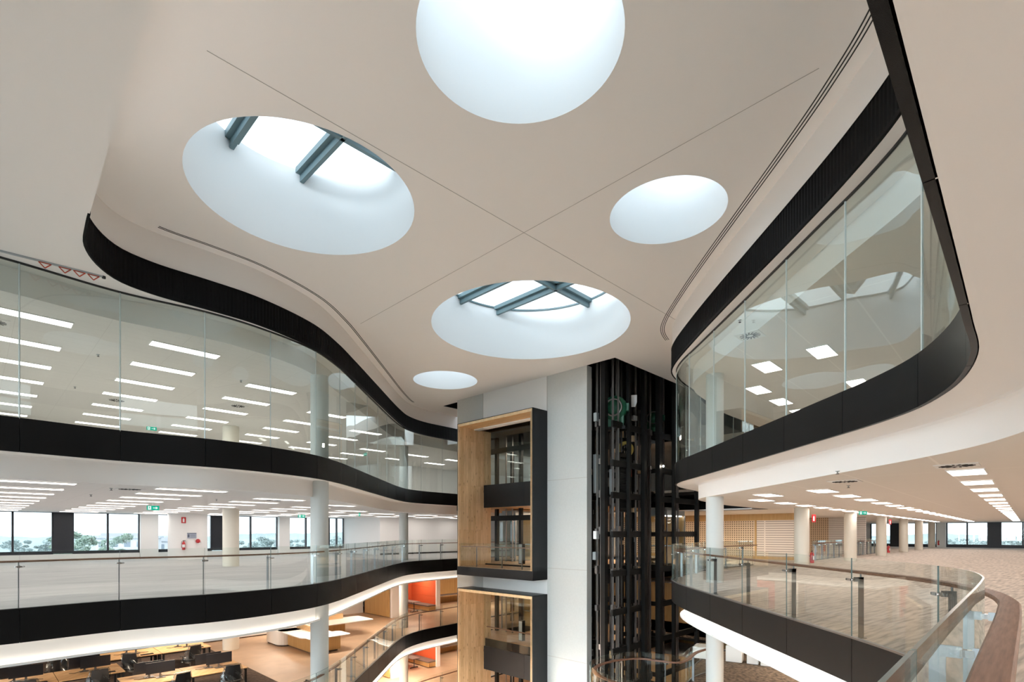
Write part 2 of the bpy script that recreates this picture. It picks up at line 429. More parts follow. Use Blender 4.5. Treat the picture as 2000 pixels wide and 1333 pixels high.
OUT_R = [W(27.5, 22), W(77, 22), W(77, -30), W(-14, -30)]

tr = [0]
def trim(mb, mats, label):
    tr[0] += 1
    return struct('trim_%d' % tr[0], mb, mats, label)

def band(path, side, z, s_from, s_to, step, label, phase=0.0, ret=0.06):
    """the black metal edge of a floor: panels with open joints"""
    mb = MB(); L = lens(path)[-1]; s = phase
    s_to = min(s_to, L)
    mb.sweep(sub(path, s_from, s_to), [(side * .03, z + .0), (side * .05, z + .0), (side * .05, z - .68), (side * .03, z - .68)], 1)
    while s < s_to:
        a, b = max(s, s_from) + .006, min(s + step, s_to) - .006
        if b - a > .05:
            mb.sweep(sub(path, a, b, .2), [(0, z + .02), (side * ret, z + .02), (side * ret, z - .7), (0, z - .7)], 0)
        s += step
    return trim(mb, [M['bandblack'], M['slot']], label)

def edge_soffit(path, side, z, zc, off, label, mat='plaster', lip=False):
    mb = MB()
    mb.sweep(path, [(side * .05, z - .7), (side * (off - .06), z - .7), (side * (off - .015), z - .715), (side * off, z - .76), (side * off, zc - .002)], 0, closed=False)
    if lip:
        mb.sweep(path, [(side * off, zc), (side * (off - .15), zc), (side * (off - .15), zc + .055), (side * (off - .135), zc + .055),
                        (side * (off - .135), zc + .02), (side * off, zc + .02)], 0)
    return trim(mb, M[mat], label)

def led(path, side, zc, off, label):
    mb = MB()
    mb.sweep(path, [(side * (off - .12), zc + .022), (side * (off - .05), zc + .022), (side * (off - .05), zc + .034), (side * (off - .12), zc + .034)], 0)
    o = obj('light_strip', mb, M['led']); tag(o, label, 'light strip')
    return o

# ---- floors
sEL = lens(EL)[-1]
def floor_left(z, mat, label):
    mb = MB(); mb.slab(offset(EL, .04) + OUT_L, z - .14, z); return struct('floor', mb, M[mat], label)
floor_left(0, 'carpetcool', 'grey carpet floor of the office across the void')
floor_left(4, 'carpetpale', 'upper office floor across the void')
floor_left(-4, 'vinyl', 'beige floor of the lower level with desks')
floor_left(-8, 'vinyl', 'beige floor of the lowest level')
mb = MB(); mb.slab(offset(ER0, -.04) + OUT_R, -.14, 0); struct('floor', mb, M['carpet'], 'streaked beige carpet floor behind the wide handrail')
mb = MB(); mb.slab(offset(ER1, -.04) + OUT_R, 3.86, 4); struct('floor', mb, M['carpetpale'], 'upper floor above the handrail side')
# lower levels on the handrail side: an edge that swings out around the lift shaft
ERD = smooth([W(-14, 1.2), W(4, 1.2), (4.0, 5.0), (4.9, 6.6), (5.25, 8.5), (5.3, 11), (5.3, 14), (5.35, 16.2), (5.6, 18.1), (6.1, 19.0), (5.4, 19.65), (4.6, 19.7), (3.6, 19.3), (2.9, 18.6), (2.62, 17.8),
              (2.7, 16.9), (3.3, 16.2), (4.0, 15.3)])
ERD = smooth([W(-14, .3), W(4, .3), (4.0, 4.7), (4.9, 6.4), (5.15, 8.5), (5.18, 11), (5.2, 14), (5.3, 16.4), (5.55, 17.9), (6.0, 18.9), (6.9, 20.3), W(22, 10.3), W(27.5, 10.3)])
for z, lab in ((-4, 'mottled brown carpet floor of the lower level beside the lift shaft'), (-8, 'lowest floor beside the lift shaft')):
    mb = MB(); mb.slab(offset(ERD, -.04) + OUT_R, z - .14, z); struct('floor', mb, M['carpetmottle'], lab)
    band(ERD, -1, z, lens(ERD)[-1] * .35, 99, 1.9, 'black edge of the floor beside the lift shaft')
mb = MB(); mb.slab([(5.5, 8), (14, 16.5), (20, 15), (22, 0), (8, -6)], -4.0, -3.985); struct('floor', mb, M['vinyl'], 'tan floor strip on the lower level below the lit edge')

mb = MB(); mb.abox(-14, 31, .3, 26, -8.3, -8.16); struct('floor', mb, M['carpetpale'], 'pale floor at the bottom of the void')
# ---- edges, soffits and bulkheads
JL = near_s(EL, -9.2, 12.45) % 1.75
band(EL, 1, 4, 0, sEL, 1.75, 'black edge band of the upper floor across the void', JL - 1.75)
band(EL, 1, 0, 0, sEL, 1.75, 'black edge band of the middle floor across the void', JL - 1.75)
band(EL, 1, -4, 0, sEL, 1.75, 'black edge band of the lower floor across the void', JL - 1.75)
band(EL, 1, -8, 0, sEL, 1.75, 'black edge band of the lowest floor across the void', JL - 1.75)
edge_soffit(EL, 1, 4, 2.78, .5, 'plain soffit under the upper edge band across the void')
edge_soffit(EL, 1, 0, -1.22, .4, 'glowing cove under the middle edge band across the void', 'white', True)
edge_soffit(EL, 1, -4, -5.22, .4, 'glowing cove under the lower edge band across the void', 'white', True)
ELv = sub(EL, 0, near_s(EL, *W(32, 25.7)), .2)
led(ELv, 1, -1.22, .4, 'long warm light strip in the cove under the middle floor above the desks')
led(ELv, 1, -5.22, .4, 'curving warm light strip under the lower floor edge beside the timber portals')
sR0, sR1 = lens(ER0)[-1], lens(ER1)[-1]
J1 = near_s(ER1, 5.57, 7.06); J0 = near_s(ER0, 5.18, 10.0)
band(ER1, -1, 4, 0, sR1, 1.93, 'black edge band of the upper floor sweeping overhead', J1 % 1.93 - 1.93)
band(ER0, -1, 0, 0, sR0, 1.93, 'black edge band below the curved balustrade by the handrail', J0 % 1.93 - 1.93)
edge_soffit(ER1, -1, 4, 2.78, .78, 'white soffit and curved bulkhead under the upper floor overhead')
edge_soffit(ER0, -1, 0, -1.22, .42, 'glowing cove under the curved balustrade floor', 'white', True)
led(sub(ER0, near_s(ER0, 2.5, 2.8), sR0), -1, -1.22, .42, 'bright light strip in the cove under the curved balustrade')

# ---- ceilings
def ceil_left(z, off, mat, label):
    mb = MB(); mb.flat([offset(EL, off) + OUT_L], z, 0, False); return struct('ceiling', mb, M[mat], label)
ceil_left(2.78, .5, 'tileL', 'tiled ceiling of the office across the void')
ceil_left(6.75, .5, 'tileL', 'tiled ceiling of the upper office across the void')
ceil_left(-1.22, .4, 'plaster', 'ceiling of the lower desk level')
ceil_left(-5.22, .4, 'plaster', 'ceiling of the lowest level')
mb = MB(); mb.flat([offset(ER1, -.78) + OUT_R], 2.78, 0, False); struct('ceiling', mb, M['tileR'], 'tiled ceiling over the handrail side with square lamps')
mb = MB(); mb.flat([offset(ER1, -.6) + OUT_R], 6.75, 0, False); struct('ceiling', mb, M['tileR'], 'tiled ceiling of the upper office with square lamps')
mb = MB(); mb.flat([offset(ER0, -.42) + OUT_R], -1.22, 0, False); struct('ceiling', mb, M['plaster'], 'ceiling of the lower level beside the shaft')
mb = MB(); mb.flat([offset(ERD, -.42) + OUT_R], -5.22, 0, False); struct('ceiling', mb, M['plaster'], 'ceiling of the lowest level beside the shaft')
# the flat soffit above the upper glass, both sides, and its step down to the office ceilings
mb = MB(); mb.flat([FL + [W(40, 26.2)] + list(reversed(offset(EL, .5))) + [W(-14, -.23)]], 7.3, 0, False)
mb.sweep(offset(EL, .5), [(0, 7.3), (0, 6.75)], 0, closed=False)
struct('ceiling', mb, M['plaster'], 'smooth white soffit over the upper glass across the void')
mb = MB(); ro = offset(sub(ER1, near_s(ER1, *W(5.0, .37)), sR1), -.6)
mb.flat([FR + [W(30, 9.3)] + list(reversed(ro))], 7.3, 0, False)
mb.sweep(ro, [(0, 7.3), (0, 6.75)], 0, closed=False)
struct('ceiling', mb, M['plaster'], 'smooth soffit over the upper glass on the handrail side')

# ---- the high ceiling over the void with round skylight openings
SKY = [('top', .12, 7.80, 1.51), ('west', -4.42, 11.42, 2.28), ('east', 3.49, 11.92, 1.27), ('mid', .64, 18.5, 3.42), ('far', -3.14, 25.0, 1.5)]
EXTRA = [(2.2, 5.2, .8)]
def circle(x, y, r, n=72): return [(x + r * math.cos(2 * PI * k / n), y + r * math.sin(2 * PI * k / n)) for k in range(n)]
ZC = 8.8
big = [p for p in FL if True]
iEnd = min(range(len(FL)), key=lambda i: (FL[i][0] + 3.45) ** 2 + (FL[i][1] - 32.8) ** 2)
loop = offset(FL, .12)[:iEnd + 1] + [W(22.0, 23.75), W(18.75, 23.75), W(18.75, 22.2), W(18.5, 22.2), W(18.5, 12.15), W(30, 12.15), W(30, 9.7)] + list(reversed(offset(FR, -.12)))
mb = MB(); mb.flat([loop] + [circle(x, y, r) for _, x, y, r in SKY], ZC, 0, False)
struct('ceiling', mb, M['plaster'], 'high smooth ceiling over the void with round skylight openings')
mb = MB()
mb.sweep(FL, [(.03, 7.95), (.03, ZC + .05)], 0, closed=False); struct('wall_west', mb, M['plaster'], 'plain wall above the ribbed black fascia across the void')
mb = MB()
mb.sweep(FR, [(-.03, 7.95), (-.03, ZC + .05)], 0, closed=False); struct('wall_east', mb, M['plaster'], 'plain wall above the ribbed black fascia on the handrail side')
def fascia(path, side, label):
    P = sub(path, 0, lens(path)[-1], .025); mb = MB()
    P2 = []
    N = normals(P)
    for i, ((x, y), (nx, ny, k)) in enumerate(zip(P, N)):
        o = (0, 0, 1, 1)[i % 4] * .012 * side - .0
        P2.append((x + nx * o, y + ny * o))
    m = len(P2); vs = [(x, y, 7.36) for x, y in P2] + [(x, y, 8.05) for x, y in P2]
    mb.add(vs, [(i, i + 1, m + i + 1, m + i) for i in range(m - 1)], 0)
    Q = sub(path, 0, lens(path)[-1], .2)
    mb.sweep(Q, [(-side * .012, 7.29), (-side * .012, 7.37), (side * .03, 7.37), (side * .03, 7.29)], 0)
    mb.sweep(Q, [(-side * .004, 8.04), (-side * .004, 8.055), (side * .04, 8.055), (side * .04, 8.04)], 0)
    return trim(mb, M['fascia'], label)
fascia(sub(FL, near_s(FL, -7.5, 9.42), lens(FL)[-1], .1), 1, 'ribbed black fascia curving around the ceiling opening across the void')
fascia(FR, -1, 'ribbed black fascia along the ceiling opening on the handrail side')
# shadow lines and slot diffusers in the high ceiling
def line(p, q, w, z, mi=0, mb=None, h=.004):
    mb.bar((*p, z), (*q, z), w, h, mi)
mb = MB()
line((-4.55, 7.9), (5.6, 17.95), .012, ZC - .002, 0, mb); trim(mb, M['joint'], 'long ceiling joint from the front corner to the shaft')
mb = MB(); line((-5.2, 18.2), (4.75, 8.2), .012, ZC - .002, 0, mb); trim(mb, M['joint'], 'long ceiling joint crossing towards the upper glass')
mb = MB()
g0, g1 = near_s(FL, -8.85, 12.0) + .4, near_s(FL, -5.7, 29.2)
for o, w in ((-.27, .014), (-.33, .014)):
    P = offset(sub(FL, g0 + .3, g1, .2), o)
    mb.sweep(P, [(-w, ZC - .004), (w, ZC - .004), (w, ZC + .004), (-w, ZC + .004)], 0)
o = obj('slot_diffuser', mb, M['slot']); tag(o, 'thin double air slot following the curved ceiling edge across the void', 'air diffuser')
mb = MB()
g0, g1 = near_s(FR, 5.28, 7.0), near_s(FR, 6.05, 19.6)
for o, w in ((.24, .011), (.30, .011), (.36, .011)):
    P = offset(sub(FR, g0, g1, .2), o)
    mb.sweep(P, [(-w, ZC - .004), (w, ZC - .004), (w, ZC + .004), (-w, ZC + .004)], 0)
o = obj('slot_diffuser', mb, M['slot']); tag(o, 'triple dark air slot following the ceiling edge above the overhead glass', 'air diffuser')

# ---- skylights
SKYLAB = {'top': 'plain round skylight straight overhead with a bright disc at its top', 'west': 'wide round skylight with two beams on the side across the void',
          'east': 'small plain round skylight beside the triple air slot', 'mid': 'largest round skylight with crossed beams in front of the lift core',
          'far': 'small plain round skylight near the concrete lift core'}
for key, x, y, r in SKY:
    t = thing('skylight', SKYLAB[key], 'skylight', (x, y, ZC), 0, 'round skylights in the high ceiling', True)
    mb = MB(); n = 72
    mb.lathe([(r, ZC - .003), (r, 10.85)], n, 0, (x, y))
    mb.lathe([(r, 10.85), (r + .3, 10.85)], n, 0, (x, y), False)
    mb.lathe([(r + .3, 10.85), (r + .3, ZC)], n, 0, (x, y))
    part('well_lining', mb, M['wellwhite'], t)
    mb = MB(); mb.lathe([(r - .05, 10.78), (r, 10.78), (r, 10.84), (r - .05, 10.84), (r - .05, 10.78)], n, 0, (x, y), False); (part('glazing_ring', mb, M['beam'], t) if key == 'mid' else None)
    mb = MB(); mb.flat([circle(x, y, r + .02)], 10.86, 0, False); part('glazing', mb, M['skyglass'], t)
    a0 = SA * x + CA * y; b0 = -CA * x + SA * y
    beams = {'west': [('b', .83), ('b', -.83), ('a', 0)], 'mid': [('b', 1.4), ('b', -.3), ('b', -2.0), ('a', 0)]}.get(key, [])
    for d, o in beams:
        h = math.sqrt(max(.01, r * r - o * o)) - .01
        mb = MB()
        for w, z0, z1 in ((.05, 10.52, 10.70), (.16, 10.70, 10.845)):
            if d == 'b': mb.abox(a0 + o - w, a0 + o + w, b0 - h, b0 + h, z0, z1)
            else: mb.abox(a0 - h, a0 + h, b0 + o - w, b0 + o + w, z0, z1)
        part('beam', mb, M['beam'], t)

# ---- outer walls
# the end of the building behind the camera: a glazed end wall between white walls
mb = MB(); mb.abox(-7.4, -7.0, -30, -12, -12, 9); mb.abox(-7.4, -7.0, 30, 39.5, -12, 9); mb.abox(-7.4, -7.0, -12, 30, 8.6, 9); mb.abox(-7.4, -7.0, -12, 30, -12, -8.2); struct('wall_south', mb, M['white'])
o = bpy.data.objects.new('window_20', None); C.objects.link(o); o.location = (*W(-7.2, 9), -8); o['base'] = list(o.location)
tag(o, 'glazed end wall of the void behind the camera', None, None, 'structure')
mb = MB()
for k in range(22): mb.abox(-7.3, -7.05, -12 + k * 2 - .04, -12 + k * 2 + .04, -8.2, 8.6)
for z in (-8.2, -4.6, -.4, 3.3, 3.9, 7.2, 8.5): mb.abox(-7.3, -7.05, -12, 30, z, z + .1)
part('window_frame', mb, M['mullion'], o)
mb = MB(); mb.abox(-7.2, -7.18, -12, 30, -8.1, 8.5); part('pane', mb, M['winglass'], o)
mb = MB(); mb.abox(-14, 77, -30.4, -30, -12, 9); struct('wall_near', mb, M['white'])
mb = MB(); mb.abox(-14, 21.0, 39.32, 39.7, 2.78, 6.9); mb.abox(-14, 21, 39.32, 39.7, -12, -.14); struct('wall_outer', mb, M['white'])
mb = MB(); mb.abox(21.0, 21.25, 34, 39.32, -8, 6.9); struct('wall_return', mb, M['white'], 'pale return wall beside the last window')
mb = MB(); mb.abox(21.25, 44, 34, 34.25, -8, 6.9); struct('wall_back', mb, M['white'], 'plain white back wall behind the far round column')
mb = MB(); mb.abox(39.5, 40, 22, 34, -8, 9); struct('wall_end', mb, M['white'])
mb = MB(); mb.abox(21.02, 40, 33.96, 34.0, 0, .11); struct('baseboard_back', mb, M['slot'], 'dark skirting along the white back wall')
mb = MB(); mb.abox(77.0, 77.4, -30, 22, 2.76, 9); mb.abox(77.0, 77.4, -30, 22, -12, -.14); struct('wall_far', mb, M['white'])
mb = MB(); mb.abox(27.5, 77, 22, 22.3, -12, 9); struct('wall_side', mb, M['white'])

# ---- window wall across the void
zs, zg, zt = .40, .58, 2.78
B = 39.3
mb = MB(); mb.abox(-14, 21, B, B + .3, 0, zs); struct('wall_sill', mb, M['white'], 'white upstand under the windows across the void')
bays = [(-7.3, -4.9), (-4.05, -.65), (.35, 3.31), (4.16, 7.36), (8.27, 11.4), (12.1, 15.75), (16.5, 19.75), (19.75, 21.0)]
wn = 0
for a0, a1 in bays:
    wn += 1
    mids = {(.35, 3.31): 1.65, (4.16, 7.36): 5.79, (8.27, 11.4): 9.9, (12.1, 15.75): 13.9, (16.5, 19.75): 17.9, (19.75, 21.0): 20.4}.get((a0, a1), (a0 + a1) / 2)
    o = bpy.data.objects.new('window_%d' % wn, None); C.objects.link(o); o.location = (*W((a0 + a1) / 2, B), zs); o['base'] = list(o.location)
    tag(o, ['window with a thin mullion, hidden beyond the frame edge', 'window bay before the first dark panel', 'window with a mullion beside the first dark panel', 'window showing a gum tree between dark panel and white pier',
            'window half behind the wide white pier', 'window between the second dark panel and a white pier', 'window seen behind the front round column', 'narrow last window before the return wall'][wn - 1], None, None, 'structure')
    mb = MB()
    mb.abox(a0, a1, B + .02, B + .2, zs, zg)
    mb.abox(a0, a1, B + .02, B + .2, zt - .03, zt)
    mb.abox(mids - .045, mids + .045, B + .02, B + .2, zg, zt)
    mb.abox(a0, a0 + .06, B + .02, B + .2, zg, zt); mb.abox(a1 - .06, a1, B + .02, B + .2, zg, zt)
    part('window_frame', mb, M['mullion'], o)
    mb = MB(); mb.abox(a0 + .06, a1 - .06, B + .1, B + .115, zg, zt - .03); part('pane', mb, M['winglass'], o)
for k, (a0, a1) in enumerate([(-4.9, -4.05), (3.31, 4.16), (11.4, 12.1)]):
    mb = MB(); mb.abox(a0, a1, B - .02, B + .25, .44, zt); struct('wall_panel', mb, M['mullion'], 'tall dark panel between the windows across the void')
for k, (a0, a1, w) in enumerate([(-.65, .35, 0), (7.36, 8.27, 0), (15.75, 16.5, 0)]):
    mb = MB(); mb.abox(a0, a1 - .0, B - .35, B + .25, 0, zt); struct('wall_pier', mb, M['white'], 'white pier between the windows across the void')
mb = MB(); mb.abox(-14, -7.3, B, B + .3, zs, zt); struct('wall_pier', mb, M['white'])

# ---- far window wall on the handrail side
A = 77.0
edges = [(13.9, 11.8), (10.9, 7.5), (6.7, 3.13), (2.23, -1.6), (-2.5, -6.0), (-6.9, -10.2)]
fl = ['bright window behind the far stair opening', 'window seen between the last round columns', 'window beside the far white pier with a wooded view', 'window at the picture edge beyond the dark panel',
      'window bay further along beyond the picture edge', 'last window bay beyond the picture edge']
for k, (b0, b1) in enumerate(edges):
    wn += 1
    o = bpy.data.objects.new('window_%d' % wn, None); C.objects.link(o); o.location = (*W(A, (b0 + b1) / 2), 0); o['base'] = list(o.location)
    tag(o, fl[k], None, None, 'structure')
    mid = {0: 13.2, 2: 4.9, 3: .46}.get(k, (b0 + b1) / 2)
    mb = MB()
    mb.abox(A, A + .2, b1, b0, 0, .34); mb.abox(A, A + .2, b1, b0, 2.72, 2.78)
    for b in (b0 - .05, mid, b1 + .05): mb.abox(A, A + .2, b - .07, b + .07, .34, 2.72)
    part('window_frame', mb, M['mullion'], o)
    mb = MB(); mb.abox(A + .1, A + .12, b1, b0, .34, 2.72); part('pane', mb, M['winglass'], o)
for b0, b1, m in [(11.8, 10.9, 'mullion'), (7.5, 6.7, 'white'), (3.13, 2.23, 'mullion'), (-1.6, -2.5, 'white'), (-6.0, -6.9, 'mullion')]:
    mb = MB(); mb.abox(A - (.5 if m == 'white' else .05), A + .25, b1, b0, 0, 2.78)
    struct('wall_pier' if m == 'white' else 'wall_panel', mb, M[m], 'white pier at the far window wall' if m == 'white' else 'tall dark panel at the far window wall')
mb = MB(); mb.abox(A, A + .3, 13.9, 22, 0, 2.8); mb.abox(A, A + .3, -30, -10.2, 0, 2.8); struct('wall_far', mb, M['white'])

# ---- columns, each one running through all the floors
def column(x, y, r, label, mat='column', z0=-8, z1=6.75):
    mb = MB(); mb.lathe([(r, z0), (r, z1)], 40, 0, (x, y)); mb.lathe([(.001, z1), (r, z1)], 40, 0, (x, y), False); mb.lathe([(r, z0), (.001, z0)], 40, 0, (x, y), False)
    o = obj('round_column', mb, M[mat]); tag(o, label, 'column', 'round columns')
    return o
column(-6.33, 17.43, .285, 'pale round column rising by the void edge in front of the windows')
column(-13.58, 25.6, .36, 'beige round column standing in the office across the void', 'columnwarm')
column(-6.44, 31.5, .265, 'round column at the far bend of the balustrade across the void')
column(6.6, 17.25, .27, 'pale round column by the curved balustrade beside the lift shaft')
for (x, y), lab in zip([(13.5, 24.7), (19.6, 30.7), (26.2, 37.6), (33.1, 44.8), (39.0, 50.8), (45.7, 57.7)],
        ['beige round column with the fire extinguisher in front of the perforated wall', 'beige round column beside the green exit sign',
         'beige round column between the two stair openings', 'fourth beige round column in the receding line', 'fifth beige round column in the receding line', 'last beige round column before the white pier']):
    column(x, y, .315, lab, 'columnwarm')
mb = MB(); fx, fy = W(9.45, 37.2); mb.lathe([(1.05, 0), (1.05, 2.78)], 56, 0, (fx, fy)); o = obj('round_pier', mb, M['white'])
tag(o, 'very wide white round pier with the fire extinguisher and notice', 'pier')

mb = MB(); mb.abox(27.3, 34, 9.9, 15.5, 2.80, 2.86); mb.abox(27.3, 33.9, 15.5, 22, 2.80, 2.86); struct('ceiling', mb, M['white'], 'white ceiling beyond the lift shaft before the perforated wall')
# ------------------------------------------------------------------ glass screens and balustrades
GM = [M['glass'], M['glassedge']]
def pane_part(path, s0, s1, o, z0, z1, t, name='glass_panel', step=.22):
    mb = MB()
    mb.sweep(sub(path, s0, s1, step), [(o - t, z0), (o + t, z0), (o + t, z1), (o - t, z1)], [1, 0, 1, 0], cmi=1)
    return name, mb

def screen(path, side, s_from, s_to, step, phase, label):
    x, y = at(path, s_from)
    t = thing('glass_screen', label, 'glass screen', (x, y, 4), 0, None, True)
    s = phase
    while s < s_to:
        a, b = max(s, s_from) + .004, min(s + step, s_to) - .004
        if b - a > .1:
            n, mb = pane_part(path, a, b, side * .05, 4.02, 7.28, .006); part(n, mb, [M['screenglass'], M['glassedgepale']], t)
            if s > s_from:
                q = at(path, s); q2 = at(path, s + .02); mb = MB(); dx_, dy_ = q2[0] - q[0], q2[1] - q[1]; l_ = math.hypot(dx_, dy_); nx_, ny_ = -dy_ / l_ * side * .05, dx_ / l_ * side * .05
                mb.bar((q[0] + nx_, q[1] + ny_, 4.02), (q[0] + nx_, q[1] + ny_, 7.26), .022, .022); part('joint_seal', mb, M['glassedgepale'], t)
        s += step
    mb = MB(); P = sub(path, s_from, s_to, .2)
    mb.sweep(P, [(side * .03, 7.262), (side * .07, 7.262), (side * .07, 7.299), (side * .03, 7.299)], 0); part('head_channel', mb, M['slot'], t)
    return t
screen(EL, 1, near_s(EL, *W(-6, 15.1)), near_s(EL, *W(30, 25.7)), 1.75, JL - 1.75, 'tall glass screen along the upper floor across the void')
screen(ER1, -1, near_s(ER1, *W(2.0, .37)), sR1, 1.93, J1 % 1.93 - 1.93, 'tall curved glass screen on the upper floor over the handrail side')

def post_mesh(side):
    """flat steel upright with an arm to the rail; local x along the glass, y towards the floor side"""
    mb = MB()
    mb.box(-.006, .006, .10, .18, 0, .93); mb.box(-.006, .006, .03, .18, .86, .93)
    mb.box(-.03, .03, .07, .21, 0, .012)
    mb.cyl((0, .135), .012, .93, .985, 10)
    return mb
POST = {}
def post_parts():
    if 'p' not in POST:
        def mk(n, mb, m):
            me = bpy.data.meshes.new(n); me.from_pydata(mb.v, [], mb.f); me.materials.append(m)
            for p, s in zip(me.polygons, mb.sm): p.use_smooth = s
            return me
        POST['p'] = mk('post', post_mesh(1), M['steel'])
        cl = MB(); cl.box(-.06, .06, -.045, -.016, .875, .912); cl.box(-.02, .02, .0, .04, .872, .915)
        cl.lathe([(.0001, 0), (.019, 0), (.019, .03), (.0001, .03)], 12, 0, T=Matrix.Translation((-.06, -.045, .8935)) @ Matrix.Rotation(-PI / 2, 4, 'X'))
        cl.lathe([(.0001, 0), (.019, 0), (.019, .03), (.0001, .03)], 12, 0, T=Matrix.Translation((.06, -.045, .8935)) @ Matrix.Rotation(-PI / 2, 4, 'X'))
        POST['c'] = mk('clamp', cl, M['chrome'])
    return POST['p'], POST['c']

def balustrade(path, side, z, s_from, s_to, step, phase, label, group=None, h=1.22, posts=True, rail=(.09, .23)):
    x, y = at(path, s_from); L = lens(path)
    t = thing('balustrade', label, 'balustrade', (x, y, z), 0, group, True)
    s = phase; pm, cm = post_parts()
    while s < s_to:
        a, b = max(s, s_from) + .005, min(s + step, s_to) - .005
        if b - a > .1:
            n, mb = pane_part(path, a, b, 0, z + .005, z + h, .0075); part(n, mb, GM, t)
            if posts and s > s_from - .01:
                p0 = at(path, s - .02, L); p1 = at(path, s + .02, L)
                ang = math.atan2(p1[1] - p0[1], p1[0] - p0[0])
                if side < 0: ang += PI
                q = at(path, s, L)
                o = bpy.data.objects.new('post', pm); C.objects.link(o); o.parent = t
                o.location = (q[0] - x, q[1] - y, 0); o.rotation_euler = (0, 0, ang)
                c = bpy.data.objects.new('clamp', cm); C.objects.link(c); c.parent = o
        s += step
    mb = MB(); P = sub(path, s_from, s_to, .12); r0, r1 = side * rail[0], side * rail[1]
    sec = [(r0, z + .99), (r0 + side * .012, z + .98), (r1 - side * .012, z + .98), (r1, z + .99), (r1, z + 1.012), (r1 - side * .012, z + 1.022), (r0 + side * .012, z + 1.022), (r0, z + 1.012)]
    mb.sweep(P, sec, 0, sm=False); part('handrail', mb, M['railwood'], t)
    mb = MB(); mb.sweep(P, [(-.03, z + .0), (.03, z), (.03, z + .03), (-.03, z + .03)], 0); part('base_channel', mb, M['steel'], t)
    return t
sL0, sL1 = near_s(EL, *W(-5, 15.1)), near_s(EL, *W(30, 25.7))
balustrade(offset(EL, .06), 1, 0, sL0, sL1, 1.75, JL - 1.75, 'long curving glass balustrade with thin timber rail across the void on our level', rail=(.09, .15))
balustrade(offset(EL, .06), 1, -4, near_s(EL, *W(6, 15.1)), sL1, 1.75, JL - 1.75, 'glass balustrade with timber rail on the lower floor by the orange booth', rail=(.09, .2))
balustrade(offset(EL, .06), 1, -8, near_s(EL, -5.9, 26.5), sL1, 1.75, JL - 1.75, 'glass balustrade at the lowest floor below the second orange booth', rail=(.09, .2))
balustrade(offset(ER0, -.0), -1, 0, near_s(ER0, *W(.95, .27)), sR0, 1.93, J0 % 1.93 - 1.93, 'curved glass balustrade with wide timber handrail in front of the camera')
# lower balustrade that loops round the foot of the lift shaft
LOOP = smooth([(8.2, 21.6), (7.0, 20.5), (6.25, 19.35), (5.85, 18.95), (5.4, 19.15), (4.7, 19.55), (3.9, 19.35), (3.1, 18.75), (2.66, 18.0), (2.62, 17.2), (3.0, 16.3), (3.7, 15.5)])
sLp = lens(LOOP)[-1]
balustrade(LOOP, 1, -4, 0, sLp, 1.8, .3, 'lower balustrade with copper timber rail looping round the foot of the lift shaft', rail=(.07, .22))
mb = MB(); mb.slab(offset(LOOP, .03)[18:] + [(5.6, 15.3), (5.6, 18.6)], -4.25, -3.99); trim(mb, M['carpetmottle'], 'lower landing that bulges towards the lift shaft')
mb = MB(); mb.sweep(LOOP, [(.02, -3.98), (-.02, -3.98), (-.02, -4.7), (.02, -4.7)], 0); trim(mb, M['bandblack'], 'black edge of the lower landing by the lift shaft')
# stair opening balustrades far along the floor
P1 = [W(34.6, 9.1), W(37, 9.1), W(39, 9.1), W(41.4, 9.1)]
balustrade(P1, -1, 0, 0, lens(P1)[-1], 1.36, 0, 'glass stair balustrade in front of the pale perforated wall', 'stair balustrades', h=1.15)
P2 = [W(44.6, 8.9), W(50, 8.9), W(54, 8.9)]
balustrade(P2, -1, 0, 0, lens(P2)[-1], 1.36, 0, 'glass stair balustrade between the beige columns in front of the bright window', 'stair balustrades', h=1.15)

# ------------------------------------------------------------------ lift core wall
mb = MB()
mb.abox(18.5, 18.85, 21.0, 22.2, -9, 8.8, 0)
for z0, z1 in ((7.0, 8.8), (-1.4, -.3)): mb.abox(18.5, 18.85, 20.13, 21.0, z0, z1, 0)
mb.abox(18.5, 18.85, 13.57, 15.80, -9, 8.8, 0)
for z in (4.0, 0.0, -4.0): mb.abox(18.494, 18.5, 13.57, 15.80, z - .008, z + .008, 2)
mb.abox(18.5, 18.85, 15.80, 20.13, 7.0, 8.8, 1); mb.abox(18.5, 18.85, 15.80, 20.13, -1.4, -.3, 1)
mb.abox(18.492, 18.5, 15.79, 15.815, 7.2, 8.8, 2); mb.abox(18.492, 18.5, 20.12, 20.14, 7.2, 8.8, 2)
struct('wall_core', mb, [M['concrete'], M['white'], M['joint']], 'pale concrete lift core wall with joints at each floor')

